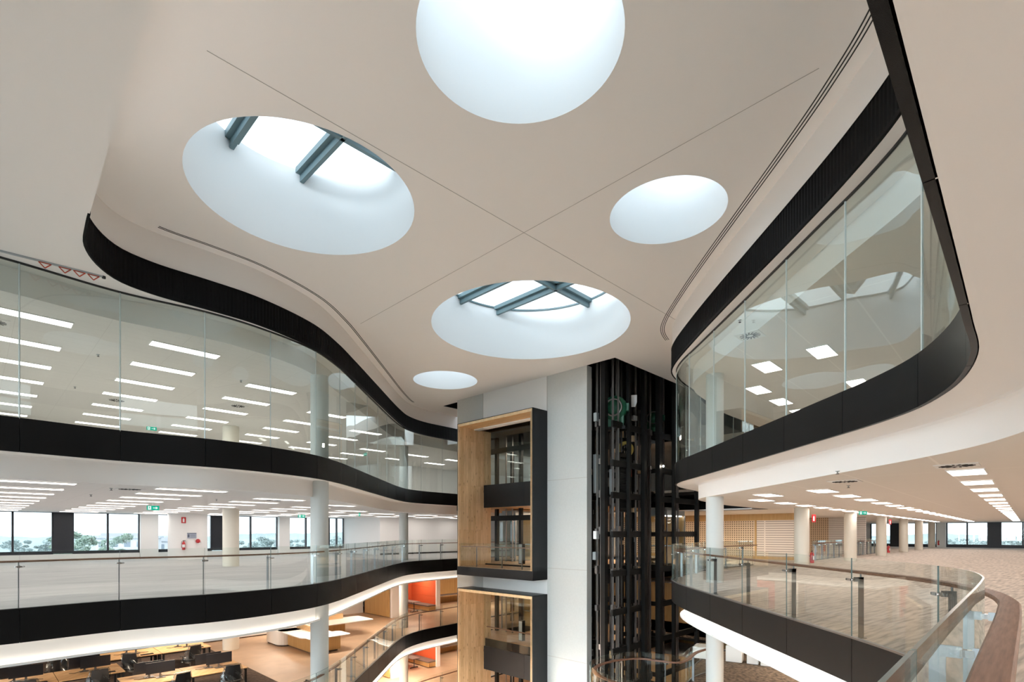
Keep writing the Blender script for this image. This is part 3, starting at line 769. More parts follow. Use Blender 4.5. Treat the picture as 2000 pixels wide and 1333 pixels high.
def portal(z0, z1, label, band_z, floor_z, glazed_front):
    x, y = W(17.5, 18.4)
    t = thing('lobby_portal', label, 'portal', (x, y, z0), 0, 'timber lined portals on the core', True)
    a0, a1, b0, b1 = 17.5, 18.52, 15.79, 21.0
    # black metal casing
    mb = MB()
    mb.abox(a0 + .004, a1, b0, b0 + .04, z0, z1); mb.abox(a0 + .004, a1, b1 - .04, b1, z0, z1)
    mb.abox(a0 + .004, a1, b0, b1, z1 - .03, z1)
    if floor_z is not None: mb.abox(a0, a1, b0, b1, z0, floor_z)
    part('black_casing', mb, M['black'], t)
    fz = floor_z if floor_z is not None else z0
    mb = MB(); mb.abox(a0, 19.72, b1 - .16, b1 - .04, fz, z1 - .15); part('side_lining', mb, M['timber'], t, 'knotty timber side wall')
    mb = MB(); mb.abox(a0, 19.72, b0 + .04, b0 + .13, fz, z1 - .15); part('side_lining', mb, M['timber'], t)
    mb = MB(); mb.abox(a0 + .01, 19.72, b0 + .04, b1 - .04, z1 - .15, z1 - .03)
    mb.abox(18.6, 18.62, b0 + .2, b1 - .2, z1 - .156, z1 - .15, 1)
    for k in range(4): mb.abox(18.9, 18.96, 16.35 + k * .32, 16.55 + k * .32, z1 - .156, z1 - .15, 1)
    part('soffit', mb, [M['timbersoffit'], M['slot']], t)
    mb = MB(); mb.abox(a0, a0 + .012, b0 + .045, b1 - .045, z1 - .16, z1 - .03); mb.abox(a0, a0 + .012, b0 + .045, b0 + .14, fz, z1 - .15); mb.abox(a0, a0 + .012, b1 - .16, b1 - .045, fz, z1 - .15)
    part('front_edge', mb, M['timberedge'], t)
    if floor_z is not None:
        mb = MB(); mb.abox(a0 + .02, 19.3, b0 + .13, b1 - .16, fz, fz + .02); part('floor_board', mb, M['floorwood'], t)
    bz0, bz1 = band_z
    mb = MB()
    for c0, c1 in ((b0 + .13, 17.9), (17.91, b1 - .16)): mb.abox(19.2, 19.26, c0, c1, bz0, bz1)
    part('black_band', mb, M['black'], t)
    mb = MB()
    for c0, c1 in ((b0 + .13, 17.9), (17.91, b1 - .16)):
        mb.abox(19.22, 19.235, c0, c1, bz1, z1 - .16, 0)
    part('upper_glass', mb, M['glass'], t)
    if glazed_front:
        for c0, c1 in ((b0 + .1, 17.9), (17.91, 19.7), (19.71, b1 - .12)):
            mb = MB(); mb.abox(a0 + .05, a0 + .063, c0, c1, fz, fz + 1.2); part('glass_panel', mb, M['glass'], t)
        mb = MB(); mb.abox(a0 + .14, a0 + .22, b0 + .13, b1 - .16, fz + 1.0, fz + 1.04); part('handrail', mb, M['railwood'], t)
        for c in (16.6, 17.9, 19.7):
            mb = MB(); mb.abox(a0 + .14, a0 + .2, c - .01, c + .01, fz + .02, fz + 1.0); part('post', mb, M['steel'], t)
    else:
        mb = MB(); mb.abox(19.4, 19.5, b0 + .13, b1 - .16, bz1 + .98, bz1 + 1.02); part('handrail', mb, M['railwood'], t)
    return t
portal(-.53, 7.2, 'upper timber lined portal in a black frame on the concrete core', (2.95, 4.15), -.1, True)
portal(-9.0, -1.2, 'lower timber lined portal in a black frame below the first portal', (-5.65, -4.42), None, False)

# lobby floors behind the core wall: black edges, timber soffits
for z, lab in ((4.0, 'upper lift lobby floor behind the core'), (0.0, 'lift lobby floor behind the core on our level'), (-4.0, 'lower lift lobby floor behind the core'), (-8.0, 'lowest lift lobby floor')):
    mb = MB()
    for a0, b0, b1 in ((19.3, 15.5, 22.2), (21.3, 22.2, 25.6)):
        mb.abox(a0, 31, b0, b1, z - 1.0, z - .02, 0); mb.abox(a0 + .02, 31, b0, b1, z - 1.02, z - 1.0, 1); mb.abox(a0 + .02, 31, b0, b1, z - .02, z, 2)
    mb.abox(27.5, 31, 12.15, 15.5, z - .3, z - .02, 0); mb.abox(27.5, 31, 12.15, 15.5, z - .02, z, 2)
    struct('floor', mb, [M['shaftblack'], M['timbersoffit'], M['floorwood']], lab)
# dark head of the lift shaft above the ceiling notch
mb = MB()
mb.abox(18.55, 30.4, 15.6, 15.75, 7.0, 10.6); mb.abox(30, 30.4, 9.7, 15.6, 2.8, 10.6); mb.abox(18.4, 30.4, 12.0, 15.7, 10.6, 10.75)
mb.abox(18.36, 18.49, 12.02, 15.75, 8.82, 10.6); mb.abox(18.36, 30, 12.0, 12.14, 8.82, 10.6)
mb.abox(19.0, 31, 15.75, 22.05, 7.05, 7.2); mb.abox(21.4, 31, 22.05, 25.5, 7.05, 7.2); mb.abox(18.9, 22.1, 22.25, 23.7, 9.6, 9.7); mb.abox(18.6, 18.74, 22.2, 23.75, 8.82, 9.7); mb.abox(18.75, 22, 23.76, 23.9, 8.82, 9.7); mb.abox(22.0, 22.1, 22.2, 23.8, 7.2, 9.7); mb.abox(18.85, 22, 22.05, 22.2, 7.2, 9.7)
struct('wall_shaft', mb, M['shaftblack'], 'black inner walls at the head of the lift shaft')
mb = MB(); mb.abox(31.0, 31.3, 15.5, 22, -8, -1.1, 0); mb.abox(31.0, 31.3, 10.5, 22, -8, -1.1, 0); struct('wall_lobby', mb, M['doortimber'], 'warm timber wall at the back of the lower lobby')

# ------------------------------------------------------------------ lift shaft frame and machinery
x, y = W(21, 13.5)
t = thing('lift_shaft_frame', 'black steel lift shaft frame with many uprights and cross beams beside the core', 'steel frame', (x, y, -9), 0, None, True)
def vbar(a, b, w, d, z0, z1, m, name, par):
    mb = MB(); mb.abox(a - w / 2, a + w / 2, b - d / 2, b + d / 2, z0, z1); return part(name, mb, m, par)
for a, b, w in [(18.75, 12.85, .24), (19.95, 12.4, .16), (21.2, 12.4, .22), (22.55, 12.4, .26), (23.9, 12.35, .16), (18.8, 15.3, .2), (21.3, 15.3, .2), (23.9, 15.3, .2), (20.1, 14.0, .12), (22.7, 14.0, .14), (26.5, 12.4, .2), (26.5, 15.3, .2)]:
    vbar(a, b, w, w * .9, -9, 10.6, M['shaftblack'], 'post', t)
for z in (6.2, 4.55, 3.2, 1.55, -.1, -1.75, -3.4, -5.1, -6.8):
    for a0, a1, b in ((18.8, 21.2, 12.5), (22.5, 26.5, 12.45), (18.8, 23.9, 15.25)):
        if b > 13 and z not in (4.55, 1.55, -1.75, -5.1): continue
        mb = MB(); mb.abox(a0, a1, b - .05, b + .05, z - .13, z + .13); part('cross_beam', mb, M['shaftblack'], t)
    for a in (20.1, 22.7):
        mb = MB(); mb.abox(a - .05, a + .05, 12.5, 15.2, z - .1, z + .1); part('cross_beam', mb, M['shaftblack'], t)
rnd = random.Random(3)
g = thing('guide_rails', 'bundle of grey vertical guide rails with small brackets inside the lift shaft', 'guide rails', (*W(20.5, 13.0), -9), 0, None, True)
RAILS = [(18.95, 13.35), (18.95, 13.15), (19.05, 12.62), (19.35, 12.55), (19.62, 12.8), (20.3, 12.6), (20.45, 13.1), (20.75, 12.55), (21.0, 12.7), (21.5, 12.6), (21.75, 12.75), (22.1, 12.6),
         (23.1, 12.7), (23.45, 12.65), (23.7, 12.8), (25.0, 12.7), (25.5, 13.0), (19.5, 14.4), (20.6, 14.6), (21.8, 14.5), (23.2, 14.6), (25.2, 14.4)]
for a, b in RAILS:
    mb = MB(); mb.abox(a - .05, a + .05, b - .008, b + .008, -9, 10.2); mb.abox(a - .008, a + .008, b - .05, b + .05, -9, 10.2)
    r = part('rail', mb, M['railsteel'], g)
    for z in (6.2, 4.55, 3.2, 1.55, -.1, -1.75, -3.4, -5.1):
        if rnd.random() < .6:
            mb = MB(); z += rnd.random() * .1; mb.abox(a - .10, a + .10, b - .06, b + .06, z - .07, z + .07 + rnd.random() * .2)
            part('bracket', mb, M['railsteel'], r)
mb = MB()
for k in range(14):
    a, b = 19.5 + rnd.random() * 4, 12.7 + rnd.random() * 1.5
    mb.tube([(*W(a, b), -9), (*W(a, b), 9.5)], .012, 6)
pass
for k in range(26):
    a, b = 18.95 + rnd.random() * 5.2, 12.5 + rnd.random() * 2.4; w = rnd.choice((.02, .03, .045))
    m2 = MB(); m2.abox(a - w, a + w, b - w, b + w, -9, 6.2 + rnd.random() * 3); r = part('rail', m2, rnd.choice((M['railsteel'], M['railsteel'], M['shaftblack'])), g)
    for z in (5.6, 4.2, 2.4, .8, -.7, -2.6, -4.3):
        if rnd.random() < .3:
            m2 = MB(); z += rnd.random() * .5; m2.abox(a - .07, a + .09, b - .05, b + .05, z, z + .08 + rnd.random() * .25); part('bracket', m2, rnd.choice((M['galv'], M['railsteel'], M['timberedge'])), r)
o = obj('hoist_ropes', mb, M['slot']); tag(o, 'thin dark hoist ropes hanging in the lift shaft', 'ropes')
# counterweights
def counterweight(a, b, z, label, h=2.3, w=.8):
    t = thing('counterweight', label, 'counterweight', (*W(a, b), z), 0, 'lift counterweights', True)
    mb = MB()
    mb.abox(a - w / 2 - .05, a - w / 2, b - .12, b + .12, z, z + h + .3); mb.abox(a + w / 2, a + w / 2 + .05, b - .12, b + .12, z, z + h + .3)
    mb.abox(a - w / 2, a + w / 2, b - .12, b + .12, z + h + .1, z + h + .3); mb.abox(a - w / 2, a + w / 2, b - .1, b + .1, z, z + .1)
    part('frame', mb, M['shaftblack'], t)
    mb = MB(); n = int(h / .075)
    for k in range(n): mb.abox(a - w / 2 + .01, a + w / 2 - .01, b - .1, b + .1, z + .1 + k * .075, z + .1 + k * .075 + .062)
    part('weight_stack', mb, M['black'], t)
    return t
counterweight(20.35, 12.95, 2.55, 'dark slatted counterweight hanging at mid height behind the shaft posts')
# pulley above the counterweight
def pulley(a, b, z, r, m, label, name='pulley'):
    t = thing(name, label, 'pulley', (*W(a, b), z - r), 0, None, True)
    R = Matrix.Translation((*W(a, b), z)) @ Matrix.Rotation(-PI / 4 + .3, 4, 'Z') @ Matrix.Rotation(PI / 2, 4, 'X')
    mb = MB(); mb.lathe([(r * .62, -.06), (r, -.06), (r, -.04), (r * .93, 0), (r, .04), (r, .06), (r * .62, .06), (r * .62, -.06)], 28, 0, T=R)
    part('rim', mb, m, t)
    mb = MB()
    mb.lathe([(.001, -.07), (r * .2, -.07), (r * .2, .07), (.001, .07)], 14, 0, T=R)
    for k in range(4):
        q = k * PI / 2; mb.bar(R @ Vector((math.cos(q) * r * .15, math.sin(q) * r * .15, 0)), R @ Vector((math.cos(q) * r * .65, math.sin(q) * r * .65, 0)), .05, .05)
    part('hub', mb, M['shaftblack'], t)
    return t
pulley(20.55, 12.95, 5.35, .36, M['yellow'], 'yellow rimmed pulley above the dark counterweight')
def machine(a, b, z, s, label):
    t = thing('hoist_machine', label, 'machine', (*W(a, b), z - .6 * s), 0, 'green hoist machines', True)
    R = Matrix.Translation((*W(a, b), z)) @ Matrix.Rotation(-PI / 4 + .35, 4, 'Z') @ Matrix.Rotation(PI / 2, 4, 'X')
    mb = MB(); r = .48 * s
    mb.lathe([(.001, .26), (r * .5, .26), (r * .55, .2), (r * .9, .16), (r, .1), (r, -.1), (r * .9, -.16), (r * .5, -.2), (.001, -.24)], 30, 0, T=R)
    mb.box(-r * .75, r * .75, -r * 1.55, -r * .3, -.12, .12, 0, R); mb.box(r * .7, r * 1.15, -r * .3, r * .3, -.1, .1, 0, R); mb.box(-r * 1.15, -r * .7, -r * .3, r * .3, -.1, .1, 0, R)
    part('housing', mb, M['green'], t)
    mb = MB(); mb.lathe([(r * .6, .262), (r * .72, .262), (r * .72, .3), (r * .6, .3), (r * .6, .262)], 30, 0, T=R); part('sheave', mb, M['railsteel'], t)
    mb = MB(); mb.box(-r * .9, r * .9, -r * 1.75, -r * 1.5, -.2, .2, 0, R); part('mount', mb, M['shaftblack'], t)
    return t
machine(19.55, 12.85, 7.0, 1.12, 'large green hoist machine at the head of the shaft')
machine(23.0, 12.9, 7.1, .9, 'smaller green hoist machine further back in the shaft head')
t = thing('warning_notice', 'white shield shaped notice hanging beside the green hoist machine', 'sign', (*W(20.4, 12.45), 7.15), 0, None, True)
mb = MB()
sh = [(-.15, .52), (.15, .52), (.15, .2), (.08, .0), (-.08, .0), (-.15, .2)]
c0 = W(20.4, 12.45)
dx, dy = Vector((1, -.2)).normalized()
vs = [(c0[0] + dx * p + dy * q, c0[1] + dy * p - dx * q, 7.15 + zz) for q in (0, .02) for p, zz in sh]
n = len(sh); mb.add(vs, [tuple(range(n)), tuple(reversed(range(n, 2 * n)))] + [(i, (i + 1) % n, n + (i + 1) % n, n + i) for i in range(n)])
part('plate', mb, M['signwhite'], t)
mb = MB()
for p0, p1, q0, q1 in ((-.1, -.02, .36, .46), (.02, .1, .36, .46), (-.035, .035, .22, .29), (-.03, .03, .14, .18), (-.02, .02, .05, .09)):
    vs = [(c0[0] + dx * p - dy * -.004, c0[1] + dy * p - .006, 7.15 + q) for p, q in ((p0, q0), (p1, q0), (p1, q1), (p0, q1))]
    mb.add(vs, [(0, 1, 2, 3)])
part('print', mb, M['noticedark'], t)
# control boxes and panels
for k, (a, b, z, w, h, m, lab) in enumerate([
        (18.8, 13.3, 6.4, .16, .36, 'galv', 'small pale cylinder housing high by the core corner'), (19.25, 13.6, 3.35, .30, 1.7, 'galv', 'tall galvanised panel on the lift shaft side of the core'),
        (19.3, 13.2, 2.2, .30, .30, 'galv', 'square pale box below the tall galvanised panel'), (18.8, 13.3, 1.35, .2, .34, 'signwhite', 'small white box low beside the core corner'),
        (20.6, 12.55, 6.6, .3, .2, 'galv', 'grey junction box under the shield notice'), (19.7, 13.1, 3.3, .16, 1.1, 'galv', 'slim pale upright cover beside the counterweight'),
        (22.0, 13.0, 3.2, .16, 1.0, 'galv', 'slim pale cover behind the tall shaft post'), (21.3, 13.2, 4.2, .13, .6, 'orange', 'orange brown strip beside the pulley'),
        (18.9, 13.4, .45, .22, .34, 'galv', 'grey box level with the portal sill')]):
    mb = MB(); mb.abox(a - w / 2, a + w / 2, b - .08, b + .08, z, z + h); o = obj('control_box', mb, M[m]); tag(o, lab, 'control box', 'control boxes in the shaft')
mb = MB(); mb.lathe([(.001, -.05), (.04, -.03), (.05, 0), (.04, .03), (.001, .05)], 12, 0, T=Matrix.Translation((*W(22.6, 12.2), 4.72)))
o = obj('work_lamp', mb, M['spotlamp']); tag(o, 'small bright work lamp on a shaft post', 'lamp')
# glass lift cars
def lift_car(a, b, z, label, w=1.9, d=1.5, h=2.5):
    t = thing('lift_car', label, 'lift', (*W(a, b), z), 0, 'glass lift cars', True)
    mb = MB(); mb.abox(a - w / 2, a + w / 2, b - d / 2, b + d / 2, z - .25, z); part('car_floor', mb, M['shaftblack'], t)
    mb = MB(); mb.abox(a - w / 2, a + w / 2, b - d / 2, b + d / 2, z + h, z + h + .25); mb.abox(a - w / 2 + .2, a + w / 2 - .2, b - d / 2 + .2, b + d / 2 - .2, z + h + .25, z + h + .4); part('car_roof', mb, M['galv'], t)
    mb = MB()
    mb.abox(a - w / 2, a - w / 2 + .02, b - d / 2, b + d / 2, z, z + h); mb.abox(a - w / 2, a + w / 2, b - d / 2, b - d / 2 + .02, z, z + h); mb.abox(a - w / 2, a + w / 2, b + d / 2 - .02, b + d / 2, z, z + h)
    part('glass_wall', mb, M['glass'], t)
    mb = MB()
    for u in (-1, 1):
        for v in (-1, 1): mb.abox(a + u * w / 2 - .03, a + u * w / 2 + .03, b + v * d / 2 - .03, b + v * d / 2 + .03, z, z + h)
    part('corner_post', mb, M['steel'], t)
    mb = MB(); mb.abox(a - w / 2 + .08, a + w / 2 - .08, b + d / 2 - .1, b + d / 2 - .06, z + .9, z + .96); mb.abox(a + w / 2 - .12, a + w / 2 - .06, b - d / 2 + .1, b + d / 2 - .1, z + .9, z + .96); part('grab_rail', mb, M['chrome'], t)
    mb = MB(); mb.abox(a - w / 2 + .1, a + w / 2 - .1, b - d / 2 + .1, b - d / 2 + .16, z + h - .06, z + h - .02); part('car_light', mb, M['lamp'], t)
    mb = MB(); mb.abox(a + w / 2 - .03, a + w / 2, b - d / 2, b + d / 2, z, z + h); part('back_panel', mb, M['doortimber'], t)
    return t
lift_car(25.1, 13.6, .0, 'glass lift car waiting on our level behind the curved balustrade')
lift_car(22.6, 21.6, .0, 'glass lift car seen through the upper timber portal')
lift_car(22.6, 21.2, -4.0, 'glass lift car seen through the lower timber portal')
# second frame seen through the portals
t = thing('lift_shaft_frame', 'black steel frame seen through the glass of the timber portals', 'steel frame', (*W(22, 21), -9), 0, None, True)
for a, b in ((21.2, 20.0), (21.2, 21.9), (21.2, 23.6), (24.2, 20.2), (24.2, 23.6), (21.3, 18.6)):
    vbar(a, b, .18, .18, -9, 7.05, M['shaftblack'], 'post', t)
for z in (2.45, -1.6, 6.3):
    mb = MB(); mb.abox(21.1, 21.3, 18.6, 23.6, z - .14, z + .14); part('cross_beam', mb, M['shaftblack'], t)
for b in (20.7, 21.2, 22.6):
    vbar(21.25, b, .06, .06, -9, 7.0, M['railsteel'], 'rail', t)
# lit column signs in the lobbies (slim lift call posts)
for z, lab in ((0, 'slim steel call post standing in the lobby of the upper portal'), (-4, 'slim steel call post standing in the lobby of the lower portal')):
    t = thing('call_post', lab, 'call post', (*W(20.1, 18.9), z), 0, None, True)
    mb = MB(); mb.abox(20.0, 20.2, 18.76, 19.04, z, z + 1.05); part('frame', mb, M['shaftblack'], t)
    mb = MB(); mb.abox(19.99, 20.0, 18.79, 19.01, z + .03, z + 1.02); part('face_plate', mb, M['galv'], t)

# ------------------------------------------------------------------ perforated timber walls
def perforated(name, bar, hole, pitch, mort):
    m, nt, p = new_mat(name)
    tc = nt.nodes.new('ShaderNodeTexCoord'); rot = nt.nodes.new('ShaderNodeMapping'); rot.inputs['Rotation'].default_value = (0, 0, -RZ)
    sep = nt.nodes.new('ShaderNodeSeparateXYZ'); com = nt.nodes.new('ShaderNodeCombineXYZ')
    nt.links.new(tc.outputs['Object'], rot.inputs['Vector']); nt.links.new(rot.outputs[0], sep.inputs[0])
    nt.links.new(sep.outputs['Y'], com.inputs[0]); nt.links.new(sep.outputs['Z'], com.inputs[1])
    br = nt.nodes.new('ShaderNodeTexBrick'); br.offset = 0; br.inputs['Scale'].default_value = 1
    br.inputs['Brick Width'].default_value = pitch[0]; br.inputs['Row Height'].default_value = pitch[1]; br.inputs['Mortar Size'].default_value = mort
    br.inputs['Color1'].default_value = (*hole, 1); br.inputs['Color2'].default_value = (*hole, 1); br.inputs['Mortar'].default_value = (*bar, 1)
    nt.links.new(com.outputs[0], br.inputs['Vector']); nt.links.new(br.outputs['Color'], p.inputs['Base Color']); p.inputs['Roughness'].default_value = .6
    return m
M['perf'] = perforated('perforated_timber', (0.74, 0.58, 0.40), (0.17, 0.11, 0.065), (.14, .14), .036)
M['perfpale'] = perforated('perforated_pale', (0.84, 0.75, 0.66), (0.48, 0.41, 0.35), (2.0, .14), .04)
M['perfwhite'] = perforated('slatted_pale', (0.82, 0.78, 0.74), (0.52, 0.48, 0.44), (2.0, .14), .04)
mb = MB()
mb.abox(34, 34.2, 12.1, 22, .18, 2.38, 0); mb.abox(34, 34.2, 9.75, 12.1, .18, 2.38, 1); mb.abox(34, 34.2, 9.15, 9.75, .18, 2.38, 0)
mb.abox(33.97, 34.2, 9.15, 22, 2.38, 2.78, 2); mb.abox(33.97, 34.2, 9.15, 22, 0, .18, 2)
for b in (12.1, 9.75): mb.abox(33.96, 34.0, b - .05, b + .05, .18, 2.38, 2)
struct('wall_perforated', mb, [M['perf'], M['perfpale'], M['doortimber']], 'perforated timber wall with a plain frieze behind the pale round column')
mb = MB(); mb.abox(46, 46.2, 11.0, 14.5, 0, 2.78, 0); mb.abox(46, 46.2, 8.6, 11.0, 0, 2.78, 1)
struct('wall_slatted', mb, [M['perf'], M['perfwhite']], 'pale slatted wall beyond the first stair balustrade')
# ------------------------------------------------------------------ ceiling lamps
def make_lamp(name, l, w, mat):
    t = thing(name, 'lamp', 'ceiling light', (0, 0, 0), RZ)
    mb = MB()
    for x0, x1, y0, y1 in ((-l / 2, l / 2, -w / 2, -w / 2 + .02), (-l / 2, l / 2, w / 2 - .02, w / 2), (-l / 2, -l / 2 + .02, -w / 2 + .02, w / 2 - .02), (l / 2 - .02, l / 2, -w / 2 + .02, w / 2 - .02)):
        mb.box(x0, x1, y0, y1, -.022, -.002)
    part('trim_frame', mb, M['white'], t)
    mb = MB(); mb.box(-l / 2 + .02, l / 2 - .02, -w / 2 + .02, w / 2 - .02, -.014, -.003); part('diffuser', mb, mat, t)
    return t
protoL = make_lamp('linear_lamp', 1.7, .46, M['lamp']); protoU = make_lamp('linear_lamp', 1.7, .46, M['lampU']); protoR = make_lamp('panel_lamp', 1.2, .56, M['lampR'])
used = {}
def lamp(proto, a, b, z, label, group):
    if proto.name not in used:
        used[proto.name] = 1; o = proto; o.location = (*W(a, b), z); o['label'] = label; o['group'] = group
        return o
    return dup(proto, (*W(a, b), z), None, label, group)
ROWS_U = [16.95 + 2.42 * k for k in range(8)]; ROWS_L = [16.3 + 2.35 * k for k in range(10)]
COLS = [-2.4, .95, 4.25, 7.55, 10.85, 14.15, 17.45, 20.75, 24.05, 27.35]
for rows, z, where in ((ROWS_U, 6.75, 'upper office across the void'), (ROWS_L, 2.78, 'middle office across the void')):
    for i, b in enumerate(rows):
        for j, a in enumerate(COLS):
            x, y = W(a, b)
            if x > -7.3 and not (b > 26.9): continue
            if b > 26.9 and b < 33.3 and x > -3 and a > 22: pass
            if a > 19.6 and b > 33.4: continue
            if a < 0 and rows is ROWS_U and b > 24: continue
            if x > -3.0: continue
            lamp(protoU if z > 5 else protoL, a, b, z, 'slim %s lamp, row %s back from the void, place %s along' % (where, ORD[i], ORD[j]), 'slim ceiling lamps of the ' + where)
for z, where, rows in ((2.78, 'handrail side', [(.85, 13.4, 2.9), (4.1, 16.6, 2.75), (6.8, 19.7, 2.6)]), (6.75, 'upper handrail side', [(4.2, 16.9, 4.4), (6.95, 19.8, 2.4), (1.0, 21.0, 4.4)])):
    for i, (b, a, st) in enumerate(rows):
        j = 0
        amax = 74 if z < 5 else 34
        while a < amax and j < 20:
            lamp(protoR, a, b, z, 'square %s ceiling lamp, row %s, number %s from the void' % (where, ORD[i], ORD[j]), 'square ceiling lamps of the ' + where)
            a += st; j += 1
lamp(protoR, 17.25, 5.75, 2.78, 'single square lamp between two rows near the pale round column', 'square ceiling lamps of the handrail side')
lamp(protoR, 17.25, 5.8, 6.75, 'single square lamp upstairs behind the curved glass screen', 'square ceiling lamps of the upper handrail side')
# round swirl diffusers and sprinklers
def make_diffuser():
    t = thing('air_diffuser', 'd', 'air diffuser', (0, 0, 0), RZ)
    mb = MB(); mb.box(-.3, .3, -.3, .3, -.012, -.001); part('face_plate', mb, M['white'], t)
    mb = MB()
    for k in range(16):
        q = 2 * PI * k / 16; mb.bar((.08 * math.cos(q), .08 * math.sin(q), -.014), (.25 * math.cos(q + .25), .25 * math.sin(q + .25), -.014), .03, .006)
    part('swirl_vanes', mb, M['slot'], t)
    return t
dif = make_diffuser()
for k, (a, b, z, lab) in enumerate([(.4, 18.0, 6.75, 'swirl air diffuser upstairs beside the first slim lamp'), (.4, 22.6, 6.75, 'second swirl air diffuser upstairs beyond the first'), (.4, 27.2, 6.75, 'third swirl air diffuser upstairs in the same line'),
        (4.0, 25.3, 6.75, 'swirl air diffuser above the upstairs exit sign'), (7.6, 22.9, 6.75, 'swirl air diffuser upstairs towards the round column'), (3.0, 17.2, 2.78, 'swirl air diffuser behind the upper edge band across the void'),
        (7.6, 19.3, 2.78, 'swirl air diffuser near the front round column'), (13.9, 3.0, 2.78, 'swirl air diffuser over the carpet on the handrail side'), (12.0, .9, 2.78, 'swirl air diffuser at the head of the lamp row'),
        (14.2, 5.2, 6.75, 'swirl air diffuser upstairs on the handrail side')]):
    if k == 0: dif.location = (*W(a, b), z); dif['label'] = lab; dif['group'] = 'swirl air diffusers'
    else: dup(dif, (*W(a, b), z), None, lab, 'swirl air diffusers')
def make_sprinkler():
    t = thing('sprinkler', 's', 'sprinkler', (0, 0, 0), 0)
    mb = MB(); mb.lathe([(.001, -.001), (.04, -.001), (.035, -.012), (.012, -.016), (.012, -.05), (.001, -.05)], 12); part('rose', mb, M['galv'], t)
    mb = MB(); mb.lathe([(.001, -.055), (.03, -.055), (.03, -.06), (.001, -.06)], 12); mb.bar((-.02, 0, -.05), (-.02, 0, -.058), .006, .006); mb.bar((.02, 0, -.045), (.02, 0, -.058), .006, .006); part('deflector', mb, M['slot'], t)
    return t
spr = make_sprinkler()
for k, (a, b, z, lab) in enumerate([(2.6, 17.2, 2.78, 'sprinkler head near the dark slot across the void'), (2.6, 20.5, 2.78, 'sprinkler head between the slim lamp rows'), (6.0, 20.2, 2.78, 'sprinkler head in front of the exit sign'),
        (2.6, 19.2, 6.75, 'sprinkler head upstairs between two lamp columns'), (2.6, 24, 6.75, 'sprinkler head upstairs further back'), (4.2, 16.1, 7.3, 'sprinkler head upstairs close to the glass'), (6.4, 19.0, 6.75, 'sprinkler head upstairs by the second lamp column'),
        (11.5, 2.6, 2.78, 'sprinkler head on the handrail side ceiling'), (15.2, 3.2, 2.78, 'sprinkler head in front of the square lamps'), (13.0, 5.0, 6.75, 'sprinkler head upstairs behind the curved glass')]):
    if k == 0: spr.location = (*W(a, b), z); spr['label'] = lab; spr['group'] = 'sprinkler heads'
    else: dup(spr, (*W(a, b), z), None, lab, 'sprinkler heads')

# ------------------------------------------------------------------ exit signs
def make_exit():
    t = thing('exit_sign', 'e', 'exit sign', (0, 0, 0), 0)
    mb = MB(); mb.box(-.20, .20, -.012, .012, 0, .17); part('green_panel', mb, M['exitgreen'], t)
    mb = MB()
    for s in (-1,):
        y0, y1 = -.0135, -.0125
        # walking figure on a pale door
        mb.box(-.16, -.06, y0, y1, .02, .15, 0)
        # arrow
        mb.box(.0, .10, y0, y1, .073, .097, 0)
        mb.add([(.09, y0, .035), (.16, y0, .085), (.09, y0, .135)], [(0, 1, 2)], 0)
    part('arrow_and_door', mb, M['exitwhite'], t)
    mb = MB()
    y = -.0145
    def q(p): mb.add([(a, y, b) for a, b in p], [tuple(range(len(p)))])
    q([(-.115 + .012 * math.cos(k * PI / 4), .135 + .01 * math.sin(k * PI / 4)) for k in range(8)])
    q([(-.125, .085), (-.10, .085), (-.095, .123), (-.12, .123)]); q([(-.125, .088), (-.112, .088), (-.13, .04), (-.143, .04)]); q([(-.113, .088), (-.10, .088), (-.085, .035), (-.097, .035)])
    q([(-.10, .12), (-.098, .108), (-.078, .1), (-.078, .108)]); q([(-.12, .12), (-.118, .108), (-.142, .094), (-.145, .102)])
    part('walking_figure', mb, M['exitgreen'], t)
    mb = MB(); mb.box(-.006, .006, -.006, .006, .17, .30); part('hanger', mb, M['white'], t)
    return t
ex = make_exit()
EX = [(-17.0, 25.0, 6.45, RZ - .15, 'green exit sign hanging upstairs above the band across the void'), (-13.75, 20.3, 2.48, RZ - .3, 'green exit sign hanging before the white window pier'),
      (-11.95, 30.1, 2.48, RZ, 'small green exit sign in front of the windows beside the front column'), (-7.95, 27.6, 2.48, -RZ - .3, 'narrow green exit sign by the return wall'),
      (16.75, 25.3, 2.48, .1, 'green exit sign between two beige columns'), (-9.2, 33.2, 6.45, -RZ, 'small green exit sign upstairs behind the far glass panes')]
for k, (x, y, z, r, lab) in enumerate(EX):
    if k == 0: ex.location = (x, y, z); ex.rotation_euler = (0, 0, r); ex['label'] = lab; ex['group'] = 'green exit signs'
    else: dup(ex, (x, y, z), r, lab, 'green exit signs')

# ------------------------------------------------------------------ fire equipment
def make_ext():
    t = thing('fire_extinguisher', 'f', 'fire extinguisher', (0, 0, 0), 0)
    mb = MB(); mb.lathe([(.001, 0), (.08, 0), (.085, .02), (.085, .40), (.07, .45), (.03, .48), (.03, .52), (.001, .52)], 20); part('cylinder', mb, M['red'], t)
    mb = MB(); mb.box(-.02, .10, -.015, .015, .52, .545); mb.box(-.02, .09, -.012, .012, .56, .575); mb.box(-.03, .0, -.015, .015, .52, .575); part('handle', mb, M['slot'], t)
    mb = MB(); mb.tube([(-.03, -.01, .53), (-.09, -.02, .5), (-.11, -.03, .38), (-.105, -.03, .2), (-.10, -.03, .12)], .014, 8); part('hose', mb, M['plastic'], t)
    mb = MB(); mb.lathe([(.0865, .15), (.0865, .32)], 12, 0, a0=-PI * .8, a1=-PI * .2); part('label', mb, M['signwhite'], t)
    mb = MB(); mb.box(-.09, .09, .085, .1, .3, .34); part('bracket', mb, M['slot'], t)
    return t
fe = make_ext()
pd = math.hypot(fx, fy); ux, uy = -fx / pd, -fy / pd
